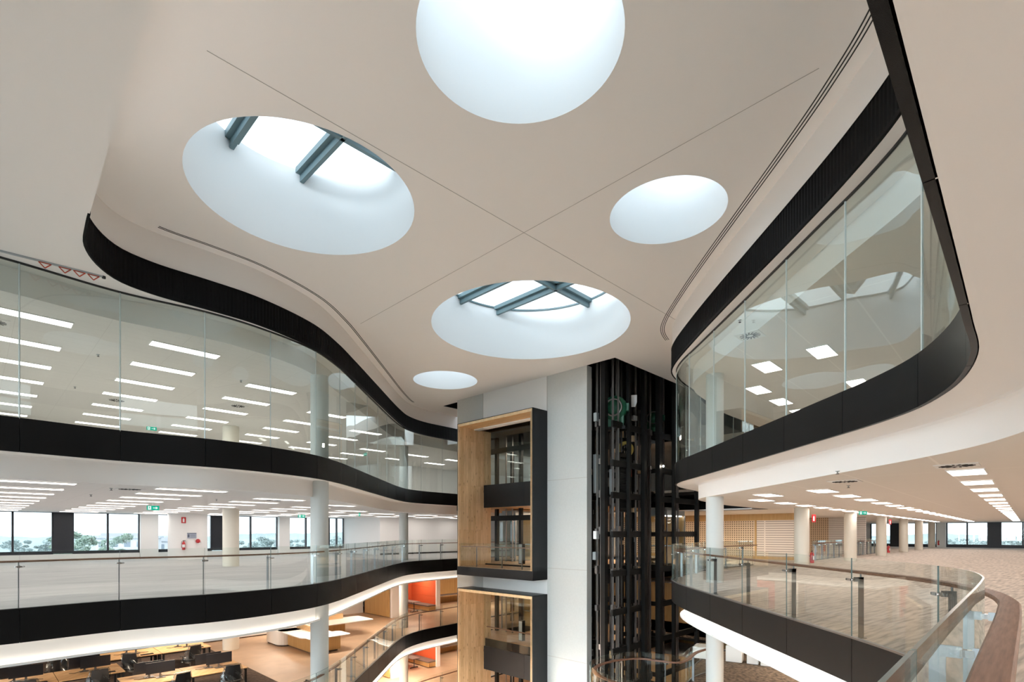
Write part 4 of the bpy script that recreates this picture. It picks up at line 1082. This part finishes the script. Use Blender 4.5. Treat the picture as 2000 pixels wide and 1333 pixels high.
def toward(x, y, r): return (x - r * x / math.hypot(x, y), y - r * y / math.hypot(x, y))
pd = math.hypot(fx, fy)
FE = [(fx + ux * 1.17 + uy * .22, fy + uy * 1.17 - ux * .22, .6, math.atan2(uy, ux) + PI / 2, 'fire extinguisher hung on the wide white round pier'),
      (13.5 + .36, 24.7 - .22, .22, .9, 'fire extinguisher beside the beige column at the perforated wall'),
      (26.2 + .36, 37.6 - .22, .22, .9, 'fire extinguisher beside the column between the stair openings'),
      (45.7 + .5, 57.7 - .3, .3, .9, 'distant fire extinguisher beside the last beige column'),
      (-6.33 - .36, 17.43 - .18, -3.75, -.4, 'fire extinguisher on the front round column at the lower level')]
for k, (x, y, z, r, lab) in enumerate(FE):
    if k == 0: fe.location = (x, y, z); fe.rotation_euler = (0, 0, r); fe['label'] = lab; fe['group'] = 'fire extinguishers'
    else: dup(fe, (x, y, z), r, lab, 'fire extinguishers')
def make_fsign():
    t = thing('fire_sign', 's', 'sign', (0, 0, 0), 0)
    mb = MB(); mb.box(-.12, .12, -.008, .0, 0, .36); part('red_plate', mb, M['red'], t)
    mb = MB(); y = -.0095
    mb.box(-.045, .045, y, -.0085, .06, .26); mb.box(-.02, .02, y, -.0085, .26, .30); part('extinguisher_symbol', mb, M['signwhite'], t)
    return t
fs = make_fsign()
ux, uy = -fx / pd, -fy / pd
FSg = [(fx + ux * 1.07 + uy * .22, fy + uy * 1.07 - ux * .22, 2.2, math.atan2(uy, ux) + PI / 2, 'red extinguisher sign high on the wide white round pier'),
       (13.5 + .42, 24.7 - .25, 2.1, .3, 'red extinguisher sign on the beige column at the perforated wall'),
       (26.2 + .45, 37.6 - .25, 2.2, .3, 'red extinguisher sign on the column between the stair openings')]
for k, (x, y, z, r, lab) in enumerate(FSg):
    if k == 0: fs.location = (x, y, z); fs.rotation_euler = (0, 0, r); fs['label'] = lab; fs['group'] = 'red extinguisher signs'
    else: dup(fs, (x, y, z), r, lab, 'red extinguisher signs')
tx, ty = -uy, ux    # along the pier face as seen from the void
t = thing('notice_board', 'grey evacuation notice on the wide white round pier', 'notice', (fx + ux * 1.07 + tx * .2, fy + uy * 1.07 + ty * .2, 1.28), math.atan2(uy, ux) + PI / 2)
mb = MB(); mb.box(-.24, .24, -.01, .03, 0, .33); part('board', mb, M['noticegrey'], t)
mb = MB(); mb.box(-.24, .24, -.012, -.0102, .29, .33); mb.box(-.22, -.12, -.012, -.0102, .06, .25)
for k in range(4): mb.box(-.08, .2, -.012, -.0102, .06 + k * .055, .075 + k * .055)
part('print', mb, M['noticedark'], t)
t = thing('alarm_bell', 'red alarm sounder with a white lens on the wide white round pier', 'alarm', (fx + ux * .92 + tx * .52, fy + uy * .92 + ty * .52, 1.02), math.atan2(uy, ux) + PI / 2)
R = Matrix.Translation((0, -.0, .1)) @ Matrix.Rotation(PI / 2, 4, 'X')
mb = MB(); mb.lathe([(.001, .16), (.07, .15), (.12, .1), (.13, .0), (.001, 0)], 18, 0, T=R); part('sounder', mb, M['red'], t)
mb = MB(); mb.lathe([(.001, .12), (.05, .1), (.06, .0), (.001, 0)], 14, 0, T=Matrix.Translation((.18, 0, .02)) @ Matrix.Rotation(PI / 2, 4, 'X')); part('lens', mb, M['signwhite'], t)
# curtain track with four red triangular clips on the upper soffit
p0, p1 = (-10.9, 10.15), (-9.05, 11.75)
t = thing('ceiling_track', 'grey ceiling track with four red triangular clips above the tall glass', 'track', (*p1, 7.28), 0, None, True)
mb = MB(); mb.bar((*p0, 7.285), (*p1, 7.285), .05, .03); part('track', mb, M['galv'], t)
d = Vector((p1[0] - p0[0], p1[1] - p0[1])).normalized()
for s in (.98, .66, .42, .18):
    c = Vector(p1) - d * s
    A_, B_, C_ = (c.x - d.x * .1, c.y - d.y * .1, 7.265), (c.x + d.x * .1, c.y + d.y * .1, 7.265), (c.x, c.y, 7.16)
    mb = MB()
    for u, v in ((A_, B_), (B_, C_), (C_, A_)): mb.bar(u, v, .018, .018)
    part('clip', mb, M['redtri'], t, 'red triangular clip')
mb = MB(); mb.cyl(p1, .035, 7.25, 7.3, 12); part('end_stop', mb, M['slot'], t)

# ------------------------------------------------------------------ desk level
mb = MB(); mb.abox(-12, 8.1, 15.3, 33.5, -3.995, -3.985); struct('floor', mb, M['carpetdark'], 'dark brown carpet under the desks on the lower level')
FZ = -3.985
def make_desk():
    t = thing('desk', 'd', 'desk', (0, 0, 0), RZ)
    mb = MB(); mb.box(-.89, .89, -.40, .40, .70, .73); part('desktop', mb, M['oak'], t)
    for s in (-1, 1):
        mb = MB()
        for y in (-.34, .34): mb.box(s * .84 - .03, s * .84 + .03, y - .03, y + .03, 0, .70)
        mb.box(s * .84 - .03, s * .84 + .03, -.34, .34, .64, .70); mb.box(s * .84 - .03, s * .84 + .03, -.37, .37, 0, .03)
        part('leg_frame', mb, M['plastic'], t)
    mb = MB(); mb.box(-.75, .75, .1, .3, .56, .62); part('cable_tray', mb, M['plastic'], t)
    return t
def make_monitor():
    t = thing('monitor', 'm', 'monitor', (0, 0, 0), RZ)
    mb = MB(); mb.box(-.42, .42, -.015, .02, .16, .53); part('screen', mb, M['screen'], t)
    mb = MB(); mb.box(-.03, .03, .02, .05, .02, .40); part('neck', mb, M['steel'], t)
    mb = MB(); mb.box(-.13, .13, -.09, .11, 0, .015); part('base', mb, M['steel'], t)
    mb = MB(); mb.tube([(.0, .06, .1), (.1, .12, .03), (.28, .1, .008), (.42, .02, .008)], .008, 6); part('cable', mb, M['plastic'], t)
    return t
def make_keyboard():
    t = thing('keyboard', 'k', 'keyboard', (0, 0, 0), RZ)
    mb = MB(); mb.box(-.22, .22, -.07, .07, 0, .018); part('body', mb, M['plastic'], t)
    mb = MB()
    for r in range(5):
        for k in range(14): mb.box(-.205 + k * .0295, -.18 + k * .0295, -.06 + r * .025, -.04 + r * .025, .018, .024)
    part('keys', mb, M['screen'], t)
    return t
def make_chair():
    t = thing('office_chair', 'c', 'chair', (0, 0, 0), RZ)
    mb = MB()
    for k in range(5):
        q = 2 * PI * k / 5 + .3; e = (.31 * math.cos(q), .31 * math.sin(q), .07)
        mb.tube([(0, 0, .11), e], [.028, .018], 8); mb.cyl((e[0], e[1]), .028, 0, .06, 10)
    part('base', mb, M['plastic'], t)
    mb = MB(); mb.cyl((0, 0), .025, .1, .42, 12); part('gas_lift', mb, M['chrome'], t)
    mb = MB(); n = 10
    out = [(-.24, -.23), (.24, -.23), (.26, 0), (.23, .24), (-.23, .24), (-.26, 0)]
    mb.slab(smooth(out + out[:1], 5)[:-1], .43, .50); part('seat', mb, M['mesh'], t)
    mb = MB(); R = Matrix.Translation((0, -.25, .55)) @ Matrix.Rotation(.16, 4, 'X')
    cols = 8; vs = []
    for i in range(7):
        z = i / 6
        w = .21 + .03 * math.sin(PI * z)
        for k in range(cols + 1):
            u = k / cols * 2 - 1; vs.append(R @ Vector((u * w, -.05 * (1 - u * u) - .03 * math.sin(PI * z), z * .52)))
    m = cols + 1
    fsx = [(i * m + k, i * m + k + 1, (i + 1) * m + k + 1, (i + 1) * m + k) for i in range(6) for k in range(cols)]
    mb.add(vs, fsx, 0, True); mb.add([p + Vector((0, -.02, 0)) for p in vs], [tuple(reversed(f)) for f in fsx], 0, True); part('backrest', mb, M['mesh'], t)
    mb = MB(); mb.tube([R @ Vector((-.21, -.01, 0)), R @ Vector((-.24, -.02, .26)), R @ Vector((-.21, -.01, .52)), R @ Vector((.21, -.01, .52)), R @ Vector((.24, -.02, .26)), R @ Vector((.21, -.01, 0))], .016, 8)
    mb.tube([(0, -.1, .42), (0, -.28, .44), R @ Vector((0, -.07, .1))], .02, 8); part('back_frame', mb, M['plastic'], t)
    for s in (-1, 1):
        mb = MB(); mb.tube([(s * .2, 0, .44), (s * .29, 0, .47), (s * .30, 0, .64)], .014, 8); mb.box(s * .30 - .035, s * .30 + .035, -.12, .12, .64, .665); part('armrest', mb, M['plastic'], t)
    # thin plastic dust cover, crumpled, draped over the back and flaring to the seat
    mb = MB(); rr = random.Random(5); vs = []; n = 26; rings = 9
    for i in range(rings):
        z = 1.1 - i * .088
        f = i / (rings - 1)
        for k in range(n):
            q = 2 * PI * k / n; j = 1 + .12 * math.sin(k * 5 + i) + .06 * (rr.random() - .5)
            vs.append(((.25 + .12 * f) * j * math.cos(q), -.30 + .22 * f + (.07 + .27 * f) * j * math.sin(q), z))
    mb.add(vs, [(i * n + k, i * n + (k + 1) % n, (i + 1) * n + (k + 1) % n, (i + 1) * n + k) for i in range(rings - 1) for k in range(n)], 0, False)
    mb.add(vs[:n], [tuple(range(n))], 0)
    part('plastic_cover', mb, M['film'], t, 'clear plastic dust cover')
    return t
P = {'desk': make_desk(), 'monitor': make_monitor(), 'keyboard': make_keyboard(), 'chair': make_chair()}
first = set()
def put(kind, a, b, z, lab, grp, r=0.0):
    p = P[kind]
    if kind not in first:
        first.add(kind); p.location = (*W(a, b), z); p.rotation_euler = (0, 0, RZ + r); p['label'] = lab; p['group'] = grp; return p
    return dup(p, (*W(a, b), z), RZ + r, lab, grp)
DT = FZ + .73
rowsD = [('front', 20.62, [4.35, 6.15]), ('middle', 23.15, [-.65, 1.15, 2.95]), ('rear', 25.45, [4.55, 6.35])]
for nm, b, cols in rowsD:
    for i, a in enumerate(cols):
        put('desk', a, b, FZ, 'oak topped desk, %s desk block, side towards us, %s along' % (nm, ORD[i]), 'oak desks on the lower level')
        put('desk', a, b + .81, FZ, 'oak topped desk, %s desk block, far side, %s along' % (nm, ORD[i]), 'oak desks on the lower level', PI)
        put('monitor', a + .15, b + .28, DT, 'black monitor, %s desk block, side towards us, %s along' % (nm, ORD[i]), 'black monitors on the desks')
        put('monitor', a - .12, b + .58, DT, 'black monitor, %s desk block, far side, %s along' % (nm, ORD[i]), 'black monitors on the desks', PI)
        if not (nm == 'front' and i == 0): put('keyboard', a + .42, b - .2, DT, 'black keyboard, %s desk block, %s along' % (nm, ORD[i]), 'black keyboards')
put('chair', 4.75, 19.85, FZ, 'wrapped black office chair before the first desk of the front block', 'wrapped office chairs', .25)
put('chair', 6.35, 19.8, FZ, 'wrapped black office chair before the second desk of the front block', 'wrapped office chairs', -.15)
put('chair', 3.0, 22.35, FZ, 'wrapped black office chair before the last desk of the middle block', 'wrapped office chairs', .1)
put('chair', 1.3, 22.3, FZ, 'wrapped black office chair before the second desk of the middle block', 'wrapped office chairs', -.2)
put('chair', 4.35, 24.35, FZ, 'wrapped black office chair before the first desk of the rear block', 'wrapped office chairs', -.5)
put('chair', 6.25, 24.3, FZ, 'loosely wrapped office chair before the second desk of the rear block', 'wrapped office chairs', .35)
put('chair', 2.2, 24.9, FZ, 'wrapped office chair behind the middle block monitors', 'wrapped office chairs', 2.9)
put('chair', 1.0, 24.9, FZ, 'wrapped office chair at the far side of the middle block', 'wrapped office chairs', 3.3)
t = thing('desk_phone', 'black desk phone on the front desk block', 'phone', (*W(5.15, 20.42), DT), RZ)
mb = MB(); mb.box(-.1, .1, -.09, .09, 0, .035); part('body', mb, M['plastic'], t)
mb = MB(); mb.box(-.09, -.045, -.09, .09, .036, .065); part('handset', mb, M['screen'], t)
mb = MB()
for i in range(4):
    for k in range(3): mb.box(-.02 + k * .035, .005 + k * .035, -.07 + i * .035, -.045 + i * .035, .035, .042)
part('keys', mb, M['noticegrey'], t)
# reception counters
def round_rect(a0, a1, b0, b1, r, n=6):
    out = []
    for ca, cb, q0 in ((a1 - r, b1 - r, 0), (a0 + r, b1 - r, PI / 2), (a0 + r, b0 + r, PI), (a1 - r, b0 + r, 1.5 * PI)):
        for k in range(n + 1):
            q = q0 + PI / 2 * k / n; out.append(W(ca + r * math.cos(q), cb + r * math.sin(q)))
    return out
t = thing('reception_counter', 'white topped counter with a rounded white end and slatted timber front', 'counter', (*W(11.5, 25.8), -4), 0, None, True)
mb = MB(); mb.slab(round_rect(10.6, 12.6, 26.2, 28.2, .45), -3.92, -3.25); part('rounded_end', mb, M['white'], t)
mb = MB(); mb.slab(round_rect(10.65, 12.55, 26.25, 28.15, .45), -4, -3.92); mb.abox(11.1, 12.3, 23.65, 26.2, -4, -3.92); part('plinth', mb, M['carpetdark'], t)
mb = MB(); mb.abox(11.0, 12.4, 23.55, 26.2, -3.92, -3.31)
part('timber_front', mb, M['doortimber'], t)
mb = MB(); mb.slab(round_rect(10.7, 12.5, 23.9, 26.95, .3), -3.29, -3.25); mb.slab(round_rect(10.85, 12.9, 23.4, 24.6, .2), -3.285, -3.252); part('countertop', mb, M['signwhite'], t)
mb = MB(); mb.abox(11.7, 11.78, 24.2, 26.8, -3.25, -3.0); part('screen', mb, M['oak'], t)
t = thing('reception_counter', 'counter with an overhanging white top behind the front round column', 'counter', (*W(13.8, 27.6), -4), 0, None, True)
mb = MB(); mb.abox(12.85, 14.6, 27.2, 28.25, -3.92, -3.3); part('timber_front', mb, M['doortimber'], t)
mb = MB(); mb.abox(12.95, 14.5, 27.3, 28.2, -4, -3.92); part('plinth', mb, M['carpetdark'], t)
mb = MB(); mb.slab(round_rect(12.75, 16.0, 26.5, 28.3, .15), -3.3, -3.26); part('countertop', mb, M['signwhite'], t)
mb = MB(); mb.abox(12.9, 14.9, 28.0, 28.1, -3.26, -2.98); part('screen', mb, M['oak'], t)
t = thing('low_cabinet', 'low white cabinet with dark slots behind the counter', 'cabinet', (*W(10, 30.2), -4), 0, None, True)
mb = MB(); mb.abox(7, 11.6, 30, 30.5, -3.94, -3.5); part('body', mb, M['white'], t)
mb = MB(); mb.abox(7.2, 9.2, 29.99, 30, -3.72, -3.62); mb.abox(9.4, 11.2, 29.99, 30, -3.72, -3.62); part('slot', mb, M['slot'], t)
mb = MB(); mb.abox(7.05, 11.55, 30.05, 30.45, -4, -3.94); part('plinth', mb, M['carpetdark'], t)
mb = MB(); mb.abox(6, 19.4, 33.6, 33.9, -4, -1.2); struct('wall_lower', mb, M['white'], 'pinkish white wall behind the reception counters')

# booths, the same on the two lower levels
for z, lv in ((-4, 'lower level'), (-8, 'lowest level')):
    t = thing('timber_door', 'wide timber door panel beside the booth on the ' + lv, 'door', (*W(19.4, 31.7), z), 0, None, True)
    mb = MB(); mb.abox(19.36, 19.44, 30.25, 33.3, z + .04, z + 2.74); part('door_leaf', mb, M['doortimber'], t)
    mb = MB(); mb.abox(19.30, 19.36, 30.62, 30.68, z + 1.75, z + 1.95); mb.lathe([(.001, -.02), (.05, -.02), (.05, .02), (.001, .02)], 12, 0, T=Matrix.Translation((*W(19.32, 30.65), z + 1.85)) @ Matrix.Rotation(RZ, 4, 'Z') @ Matrix.Rotation(PI / 2, 4, 'Y'))
    part('handle', mb, M['slot'], t)
    mb = MB(); mb.abox(19.46, 20.4, 30.02, 30.24, z, z + 2.76); mb.abox(20.2, 20.4, 30.24, 33.5, z, z + 2.76); struct('wall_booth', mb, M['white'], 'pale wall between the timber door and the booth on the ' + lv)
    t = thing('booth_seat', 'booth seat with tall orange padded back on the ' + lv, 'booth', (*W(23.2, 32), z), 0, 'orange booths', True)
    mb = MB()
    for k, (p0, p1) in enumerate(((.42, 1.02), (1.03, 1.62), (1.63, 2.22), (2.23, 2.74))):
        mb.abox(23.5, 23.62, 30.5, 33.6, z + p0, z + p1)
    part('padded_back', mb, M['orange'], t, 'orange horizontal padding')
    mb = MB(); mb.abox(22.75, 23.5, 30.5, 33.6, z + .36, z + .45); part('seat_pad', mb, M['seatpad'], t)
    mb = MB(); mb.abox(22.8, 23.5, 30.5, 33.6, z + .06, z + .36); part('seat_box', mb, M['doortimber'], t)
    mb = MB(); mb.abox(23.4, 23.72, 30.38, 30.5, z, z + 2.76); part('end_panel', mb, M['white'], t)
    mb = MB(); mb.abox(20.45, 23.6, 33.6, 33.7, z, z + 2.76); part('side_panel', mb, M['orange'], t)
    t = thing('folding_table', 'small dark folding table in front of the orange booth on the ' + lv, 'table', (*W(22.1, 31.9), z), 0, None, True)
    mb = MB(); mb.abox(21.75, 22.45, 31.0, 32.9, z + .70, z + .73); part('tabletop', mb, M['seatpad'], t)
    for b in (31.3, 32.6):
        mb = MB(); mb.bar((*W(22.1, b), z + .08), (*W(22.1, b), z + .7), .05, .05); mb.bar((*W(21.8, b), z + .06), (*W(22.4, b), z + .06), .05, .05); mb.bar((*W(21.85, b), z + .68), (*W(22.35, b), z + .68), .04, .04)
        for a in (21.8, 22.4): mb.cyl(W(a, b), .03, z, z + .06, 10)
        part('leg', mb, M['plastic'], t)
    mb = MB(); mb.abox(23.75, 33, 33.82, 33.9, z, z + 2.76); struct('wall_timber', mb, M['doortimber'], 'timber lined back wall beside the orange booth on the ' + lv)
    t = thing('long_table', 'long dark table on splayed legs by the timber wall on the ' + lv, 'table', (*W(26.5, 32.8), z), 0, None, True)
    mb = MB(); mb.abox(24.4, 29, 32.5, 33.3, z + .72, z + .76); part('tabletop', mb, M['seatpad'], t)
    for a in (25.2, 28.3):
        mb = MB(); mb.bar((*W(a, 32.9), z + .12), (*W(a, 32.9), z + .72), .05, .05)
        for k in range(4):
            q = PI / 4 + k * PI / 2; c = W(a, 32.9); mb.bar((*c, z + .15), (c[0] + .35 * math.cos(q), c[1] + .35 * math.sin(q), z + .03), .04, .04)
        part('leg', mb, M['plastic'], t)
# white box seats on the mottled carpet
for k, (x, y, s, h, lab) in enumerate([(9.75, 23.2, .66, .68, 'tall white box seat nearest the pale round column'), (10.35, 22.75, .46, .46, 'small white box seat between two larger ones'), (10.95, 22.45, .72, .58, 'wide white box seat under the lit cove edge'),
                                      (8.7, 23.9, .9, .5, 'low white box seat partly behind the pale round column'), (11.3, 24.1, .7, .6, 'white box seat in the back row')]):
    mb = MB(); T = Matrix.Translation((x, y, -4)) @ Matrix.Rotation(RZ + .25, 4, 'Z')
    e = .03; L = [(-s / 2 + e, -s / 2), (s / 2 - e, -s / 2), (s / 2, -s / 2 + e), (s / 2, s / 2 - e), (s / 2 - e, s / 2), (-s / 2 + e, s / 2), (-s / 2, s / 2 - e), (-s / 2, -s / 2 + e)]
    m2 = MB(); m2.slab(L, .02, h); L2 = [(p * .93, q * .93) for p, q in L]; m2.slab(L2, 0, .02, 1); m2.slab(L2, h, h + .015)
    mb.add([T @ Vector(p) for p in m2.v], m2.f, list(m2.mi))
    o = obj('box_seat', mb, [M['white'], M['slot']]); tag(o, lab.replace('nearest', 'beside'), 'seat', 'white box seats')

# ------------------------------------------------------------------ outside
mb = MB(); mb.box(-900, 900, -200, 1400, -14, -13); struct('ground', mb, M['hill'], 'wooded land outside the windows')
rn = random.Random(11)
def ridge(y, z0, amp, x0, x1, depth, seed, label):
    r = random.Random(seed); n = 120; mb = MB(); vs = []
    prof = []
    ph = [r.random() * 6 for _ in range(5)]
    for i in range(n + 1):
        u = i / n; prof.append(z0 + amp * (.5 * math.sin(u * 11 + ph[0]) + .3 * math.sin(u * 29 + ph[1]) + .2 * math.sin(u * 67 + ph[2])) + r.random() * amp * .35)
    for i in range(n + 1):
        x = x0 + (x1 - x0) * i / n; k = 1.0
        vs += [(x, y, -13.5), (x, y + depth * .3, prof[i] * .6 - 13 * .4), (x, y + depth * .6, prof[i]), (x, y + depth, -13.5)]
    mb.add(vs, [(i * 4 + j, (i + 1) * 4 + j, (i + 1) * 4 + j + 1, i * 4 + j + 1) for i in range(n) for j in range(3)], 0, True)
    o = obj('hills', mb, M['hill']); tag(o, label, None, None, 'structure')
ridge(420, -.5, 2.6, -760, 40, 60, 2, 'low wooded ridge beyond the windows across the void')
ridge(330, -.8, 2.2, 120, 640, 60, 5, 'low wooded ridge beyond the far windows')
def tree_mesh(seed, h, cw, leaf, nb, nl, ls):
    r = random.Random(seed)
    bm = bmesh.new()
    blobs = []
    for k in range(nb):
        q = r.random() * 2 * PI; rad = cw * math.sqrt(r.random()) * .9; zz = h * (.56 + .40 * r.random()) - rad * .16
        blobs.append((Vector((rad * math.cos(q), rad * math.sin(q), zz)), cw * (.10 + .14 * r.random())))
    bm.free(); m = MB()
    for k in range(nl):
        c, sz = r.choice(blobs)
        d = Vector((r.gauss(0, 1), r.gauss(0, 1), r.gauss(0, 1))).normalized(); d.z *= .6
        p = c + d * sz * (.55 + .5 * r.random()); e = ls * (.6 + .8 * r.random())
        u = Vector((r.gauss(0, 1), r.gauss(0, 1), r.gauss(0, .6))).normalized(); v = u.cross(Vector((r.gauss(0, 1), r.gauss(0, 1), r.gauss(0, 1)))).normalized()
        m.add([p - u * e, p + v * e * .45, p + u * e, p - v * e * .45], [(0, 1, 2, 3)])
    me = bpy.data.meshes.new('crown'); me.from_pydata(m.v, [], m.f); me.materials.append(leaf)
    tb = MB(); tb.tube([(0, 0, 0), (.1, 0, h * .3), (0, .1, h * .55)], [h * .022, h * .017, h * .012], 8)
    for k in range(5):
        q = k * 1.26 + r.random(); tb.tube([(0, 0, h * (.35 + .04 * k)), (cw * .5 * math.cos(q), cw * .5 * math.sin(q), h * .72)], [h * .012, h * .005], 6)
    tm = bpy.data.meshes.new('trunk'); tm.from_pydata(tb.v, [], tb.f); tm.materials.append(M['trunk'])
    return me, tm
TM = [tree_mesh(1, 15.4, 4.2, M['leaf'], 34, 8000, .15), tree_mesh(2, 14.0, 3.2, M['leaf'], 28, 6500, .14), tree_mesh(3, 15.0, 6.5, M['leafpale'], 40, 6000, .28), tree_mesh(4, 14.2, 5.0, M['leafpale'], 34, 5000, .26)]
def tree(px, Y, kind, s, lab, grp):
    x = (px - 1000) / 1035 * Y
    t = thing('gum_tree', lab, 'tree', (x, Y, -13), rn.random() * 6, grp); t.scale = (s, s, s)
    for nm, me in zip(('crown', 'trunk'), TM[kind]):
        o = bpy.data.objects.new(nm, me); C.objects.link(o); o.parent = t
TL = [(184, 62, 0, 1.02, 'large spreading gum tree framed by the window beside the white pier'), (222, 66, 1, .97, 'gum tree just beyond the thin mullion'), (84, 64, 1, .93, 'smaller gum tree low in the window before the dark panel'), (150, 74, 1, .98, 'gum tree behind the dark panel edge'),
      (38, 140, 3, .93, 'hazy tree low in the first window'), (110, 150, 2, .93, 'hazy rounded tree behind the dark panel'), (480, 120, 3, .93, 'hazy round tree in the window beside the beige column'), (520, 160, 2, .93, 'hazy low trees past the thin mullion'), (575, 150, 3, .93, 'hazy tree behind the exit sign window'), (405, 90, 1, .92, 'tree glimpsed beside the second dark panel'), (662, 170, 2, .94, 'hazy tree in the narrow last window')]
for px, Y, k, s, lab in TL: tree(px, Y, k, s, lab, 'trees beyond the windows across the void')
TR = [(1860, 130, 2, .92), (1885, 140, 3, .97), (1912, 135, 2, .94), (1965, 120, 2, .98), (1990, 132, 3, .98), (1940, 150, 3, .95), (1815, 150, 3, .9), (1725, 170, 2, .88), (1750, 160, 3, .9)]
for k, (px, Y, kd, s) in enumerate(TR):
    tree(px, Y, kd, s, 'hazy tree outside the far window wall, %s in the belt' % ORD[k], 'trees beyond the far window wall')
def building(px, Y, w, d, h, lab, fl=3):
    x = (px - 1000) / 1035 * Y
    t = thing('building', lab, 'building', (x, Y, -13), .5)
    mb = MB(); mb.box(-w / 2, w / 2, -d / 2, d / 2, 0, h); part('wall', mb, M['render'], t)
    mb = MB(); mb.box(-w / 2 - .6, w / 2 + .6, -d / 2 - .6, d / 2 + .6, h, h + .5); mb.box(-w / 2 + 1, w / 2 - 1, -d / 2 + 1, d / 2 - 1, h + .5, h + 1.4); part('roof', mb, M['roofgrey'], t)
    for i in range(fl):
        for k in range(5):
            mb = MB(); xx = -w / 2 + (k + .5) * w / 5; mb.box(xx - w * .05, xx + w * .05, -d / 2 - .05, -d / 2, h - 3.2 * (i + 1) + .8, h - 3.2 * (i + 1) + 2.3); part('window', mb, M['winblue'], t)
building(254, 150, 14, 10, 13.2, 'pale low apartment building beyond the window beside the white pier')
building(318, 170, 16, 10, 12.0, 'pale building glimpsed beside the wide round pier')
building(1905, 118, 7, 5, 10.6, 'small white building among the trees outside the far windows', 2)

# ------------------------------------------------------------------ light
def area(name, x, y, z, sx, sy, power, col, rz=RZ, rx=0.0):
    l = bpy.data.lights.new(name, 'AREA'); l.shape = 'RECTANGLE'; l.size = sx; l.size_y = sy; l.energy = power; l.color = col
    o = bpy.data.objects.new(name, l); C.objects.link(o); o.location = (x, y, z); o.rotation_euler = (rx, 0, rz)
    return o
WARM = (1.0, .83, .66); NEUT = (1.0, .90, .80)
for a, b in ((0, 20), (5, 20), (0, 26), (6, 26), (12, 24), (12, 30), (17, 27)): area('ceiling_light_lower', *W(a, b), -1.26, 2.4, .4, 120, WARM)
for z in (-1.26, -5.26):
    area('ceiling_light_booth', *W(22.4, 31.8), z, 1.2, .5, 70, WARM); area('ceiling_light_booth', *W(27, 30), z, 2.4, .5, 170, WARM)
    area('ceiling_light_lobby', *W(25, 18.5), z + (.15 if z > -2 else .15), 2.0, 2.0, 160, WARM)
for a, b in ((14, 26), (18, 28.5)): area('unseen_light_lowest', *W(a, b), -5.26, 2.4, .4, 420, WARM)
for a, b in ((16, 3), (20, 0), (24, 5)): area('ceiling_light_lower', *W(a, b), -1.3, 2.0, .5, 260, (1, .85, .68))
area('ceiling_light_lobby', *W(25, 18.5), 2.85, 2.0, 2.0, 420, (1, .82, .62)); area('ceiling_light_lobby', *W(24, 18.5), 6.95, 1.6, 1.0, 150, (1, .85, .68))
area('ceiling_light_lobby', *W(29, 13.8), 2.7, 1.6, 1.6, 250, (1, .85, .65))
for a, b in ((-2, -2.6), (4, -2.6), (10, -2.6), (16, -2.6), (24, -3), (32, -3), (42, -3), (54, -3), (-2, -8), (10, -8), (24, -10)): area('ceiling_light_near', *W(a, b), 2.74, 1.2, .55, 60, NEUT)
for a, b in ((38, 14), (42, 16), (50, 14), (60, 14), (36.5, 11.5)): area('ceiling_light_stair', *W(a, b), 2.74, 1.2, .55, 60, NEUT)

# lowest floor: unseen fill lights added so the void floor bounces light upward
for (x, y), dx_ in [(W(-4, 15.9), 1), (W(0, 15.9), 1), (W(4, 15.9), 1), ((-6.9, 17.5), 1), ((-6.9, 19.5), 1), ((-6.9, 21.5), 1)]:
    o = area('unseen_light_lowest', x, y, -5.3, 1.5, .6, 1500 if y > 17 else 190, (1, .91, .80), PI / 2)
    o.rotation_euler = (0, -.35 * dx_, 0)
w = bpy.data.worlds.new('overcast_sky'); bpy.context.scene.world = w; w.use_nodes = True
nt = w.node_tree; bg = nt.nodes['Background']
# overcast sky, brightest where the sun stands behind the cloud at our backs
tc = nt.nodes.new('ShaderNodeTexCoord'); vm = nt.nodes.new('ShaderNodeVectorMath'); vm.operation = 'DOT_PRODUCT'
sun = Vector((-SA, -CA, .10)).normalized(); vm.inputs[1].default_value = sun
mr = nt.nodes.new('ShaderNodeMapRange'); mr.interpolation_type = 'SMOOTHSTEP'
mr.inputs['From Min'].default_value = .86; mr.inputs['From Max'].default_value = 1.0; mr.inputs['To Min'].default_value = 2.0; mr.inputs['To Max'].default_value = 17.0
nt.links.new(tc.outputs['Generated'], vm.inputs[0]); nt.links.new(vm.outputs['Value'], mr.inputs['Value']); nt.links.new(mr.outputs[0], bg.inputs['Strength'])
bg.inputs['Color'].default_value = (0.84, 0.93, 1.0, 1)

# ------------------------------------------------------------------ camera
cd = bpy.data.cameras.new('camera'); cam = bpy.data.objects.new('camera', cd); C.objects.link(cam)
cam.location = (0, 0, 1.6); cam.rotation_euler = (PI / 2, 0, 0)
cd.sensor_fit = 'HORIZONTAL'; cd.sensor_width = 36; cd.lens = 36 * 1035 / 2000; cd.shift_y = (1042 - 666.5) / 2000; cd.clip_start = .03; cd.clip_end = 3000
sc = bpy.context.scene; sc.camera = cam
sc.view_settings.view_transform = 'Standard'; sc.view_settings.look = 'None'; sc.view_settings.gamma = 1; sc.view_settings.use_curve_mapping = False
sc.view_settings.exposure = 0.31
cy = sc.cycles
cy.use_denoising = True
try: cy.denoiser = 'OPENIMAGEDENOISE'
except Exception: pass
cy.max_bounces = 11; cy.diffuse_bounces = 7; cy.glossy_bounces = 5; cy.transparent_max_bounces = 28; cy.transmission_bounces = 6
cy.sample_clamp_indirect = 12.0; cy.caustics_reflective = False; cy.caustics_refractive = False
cy.use_light_tree = True; cy.use_adaptive_sampling = True; cy.adaptive_threshold = 0.06; cy.adaptive_min_samples = 16
for o in list(C.objects):
    if 'base' in o: del o['base']
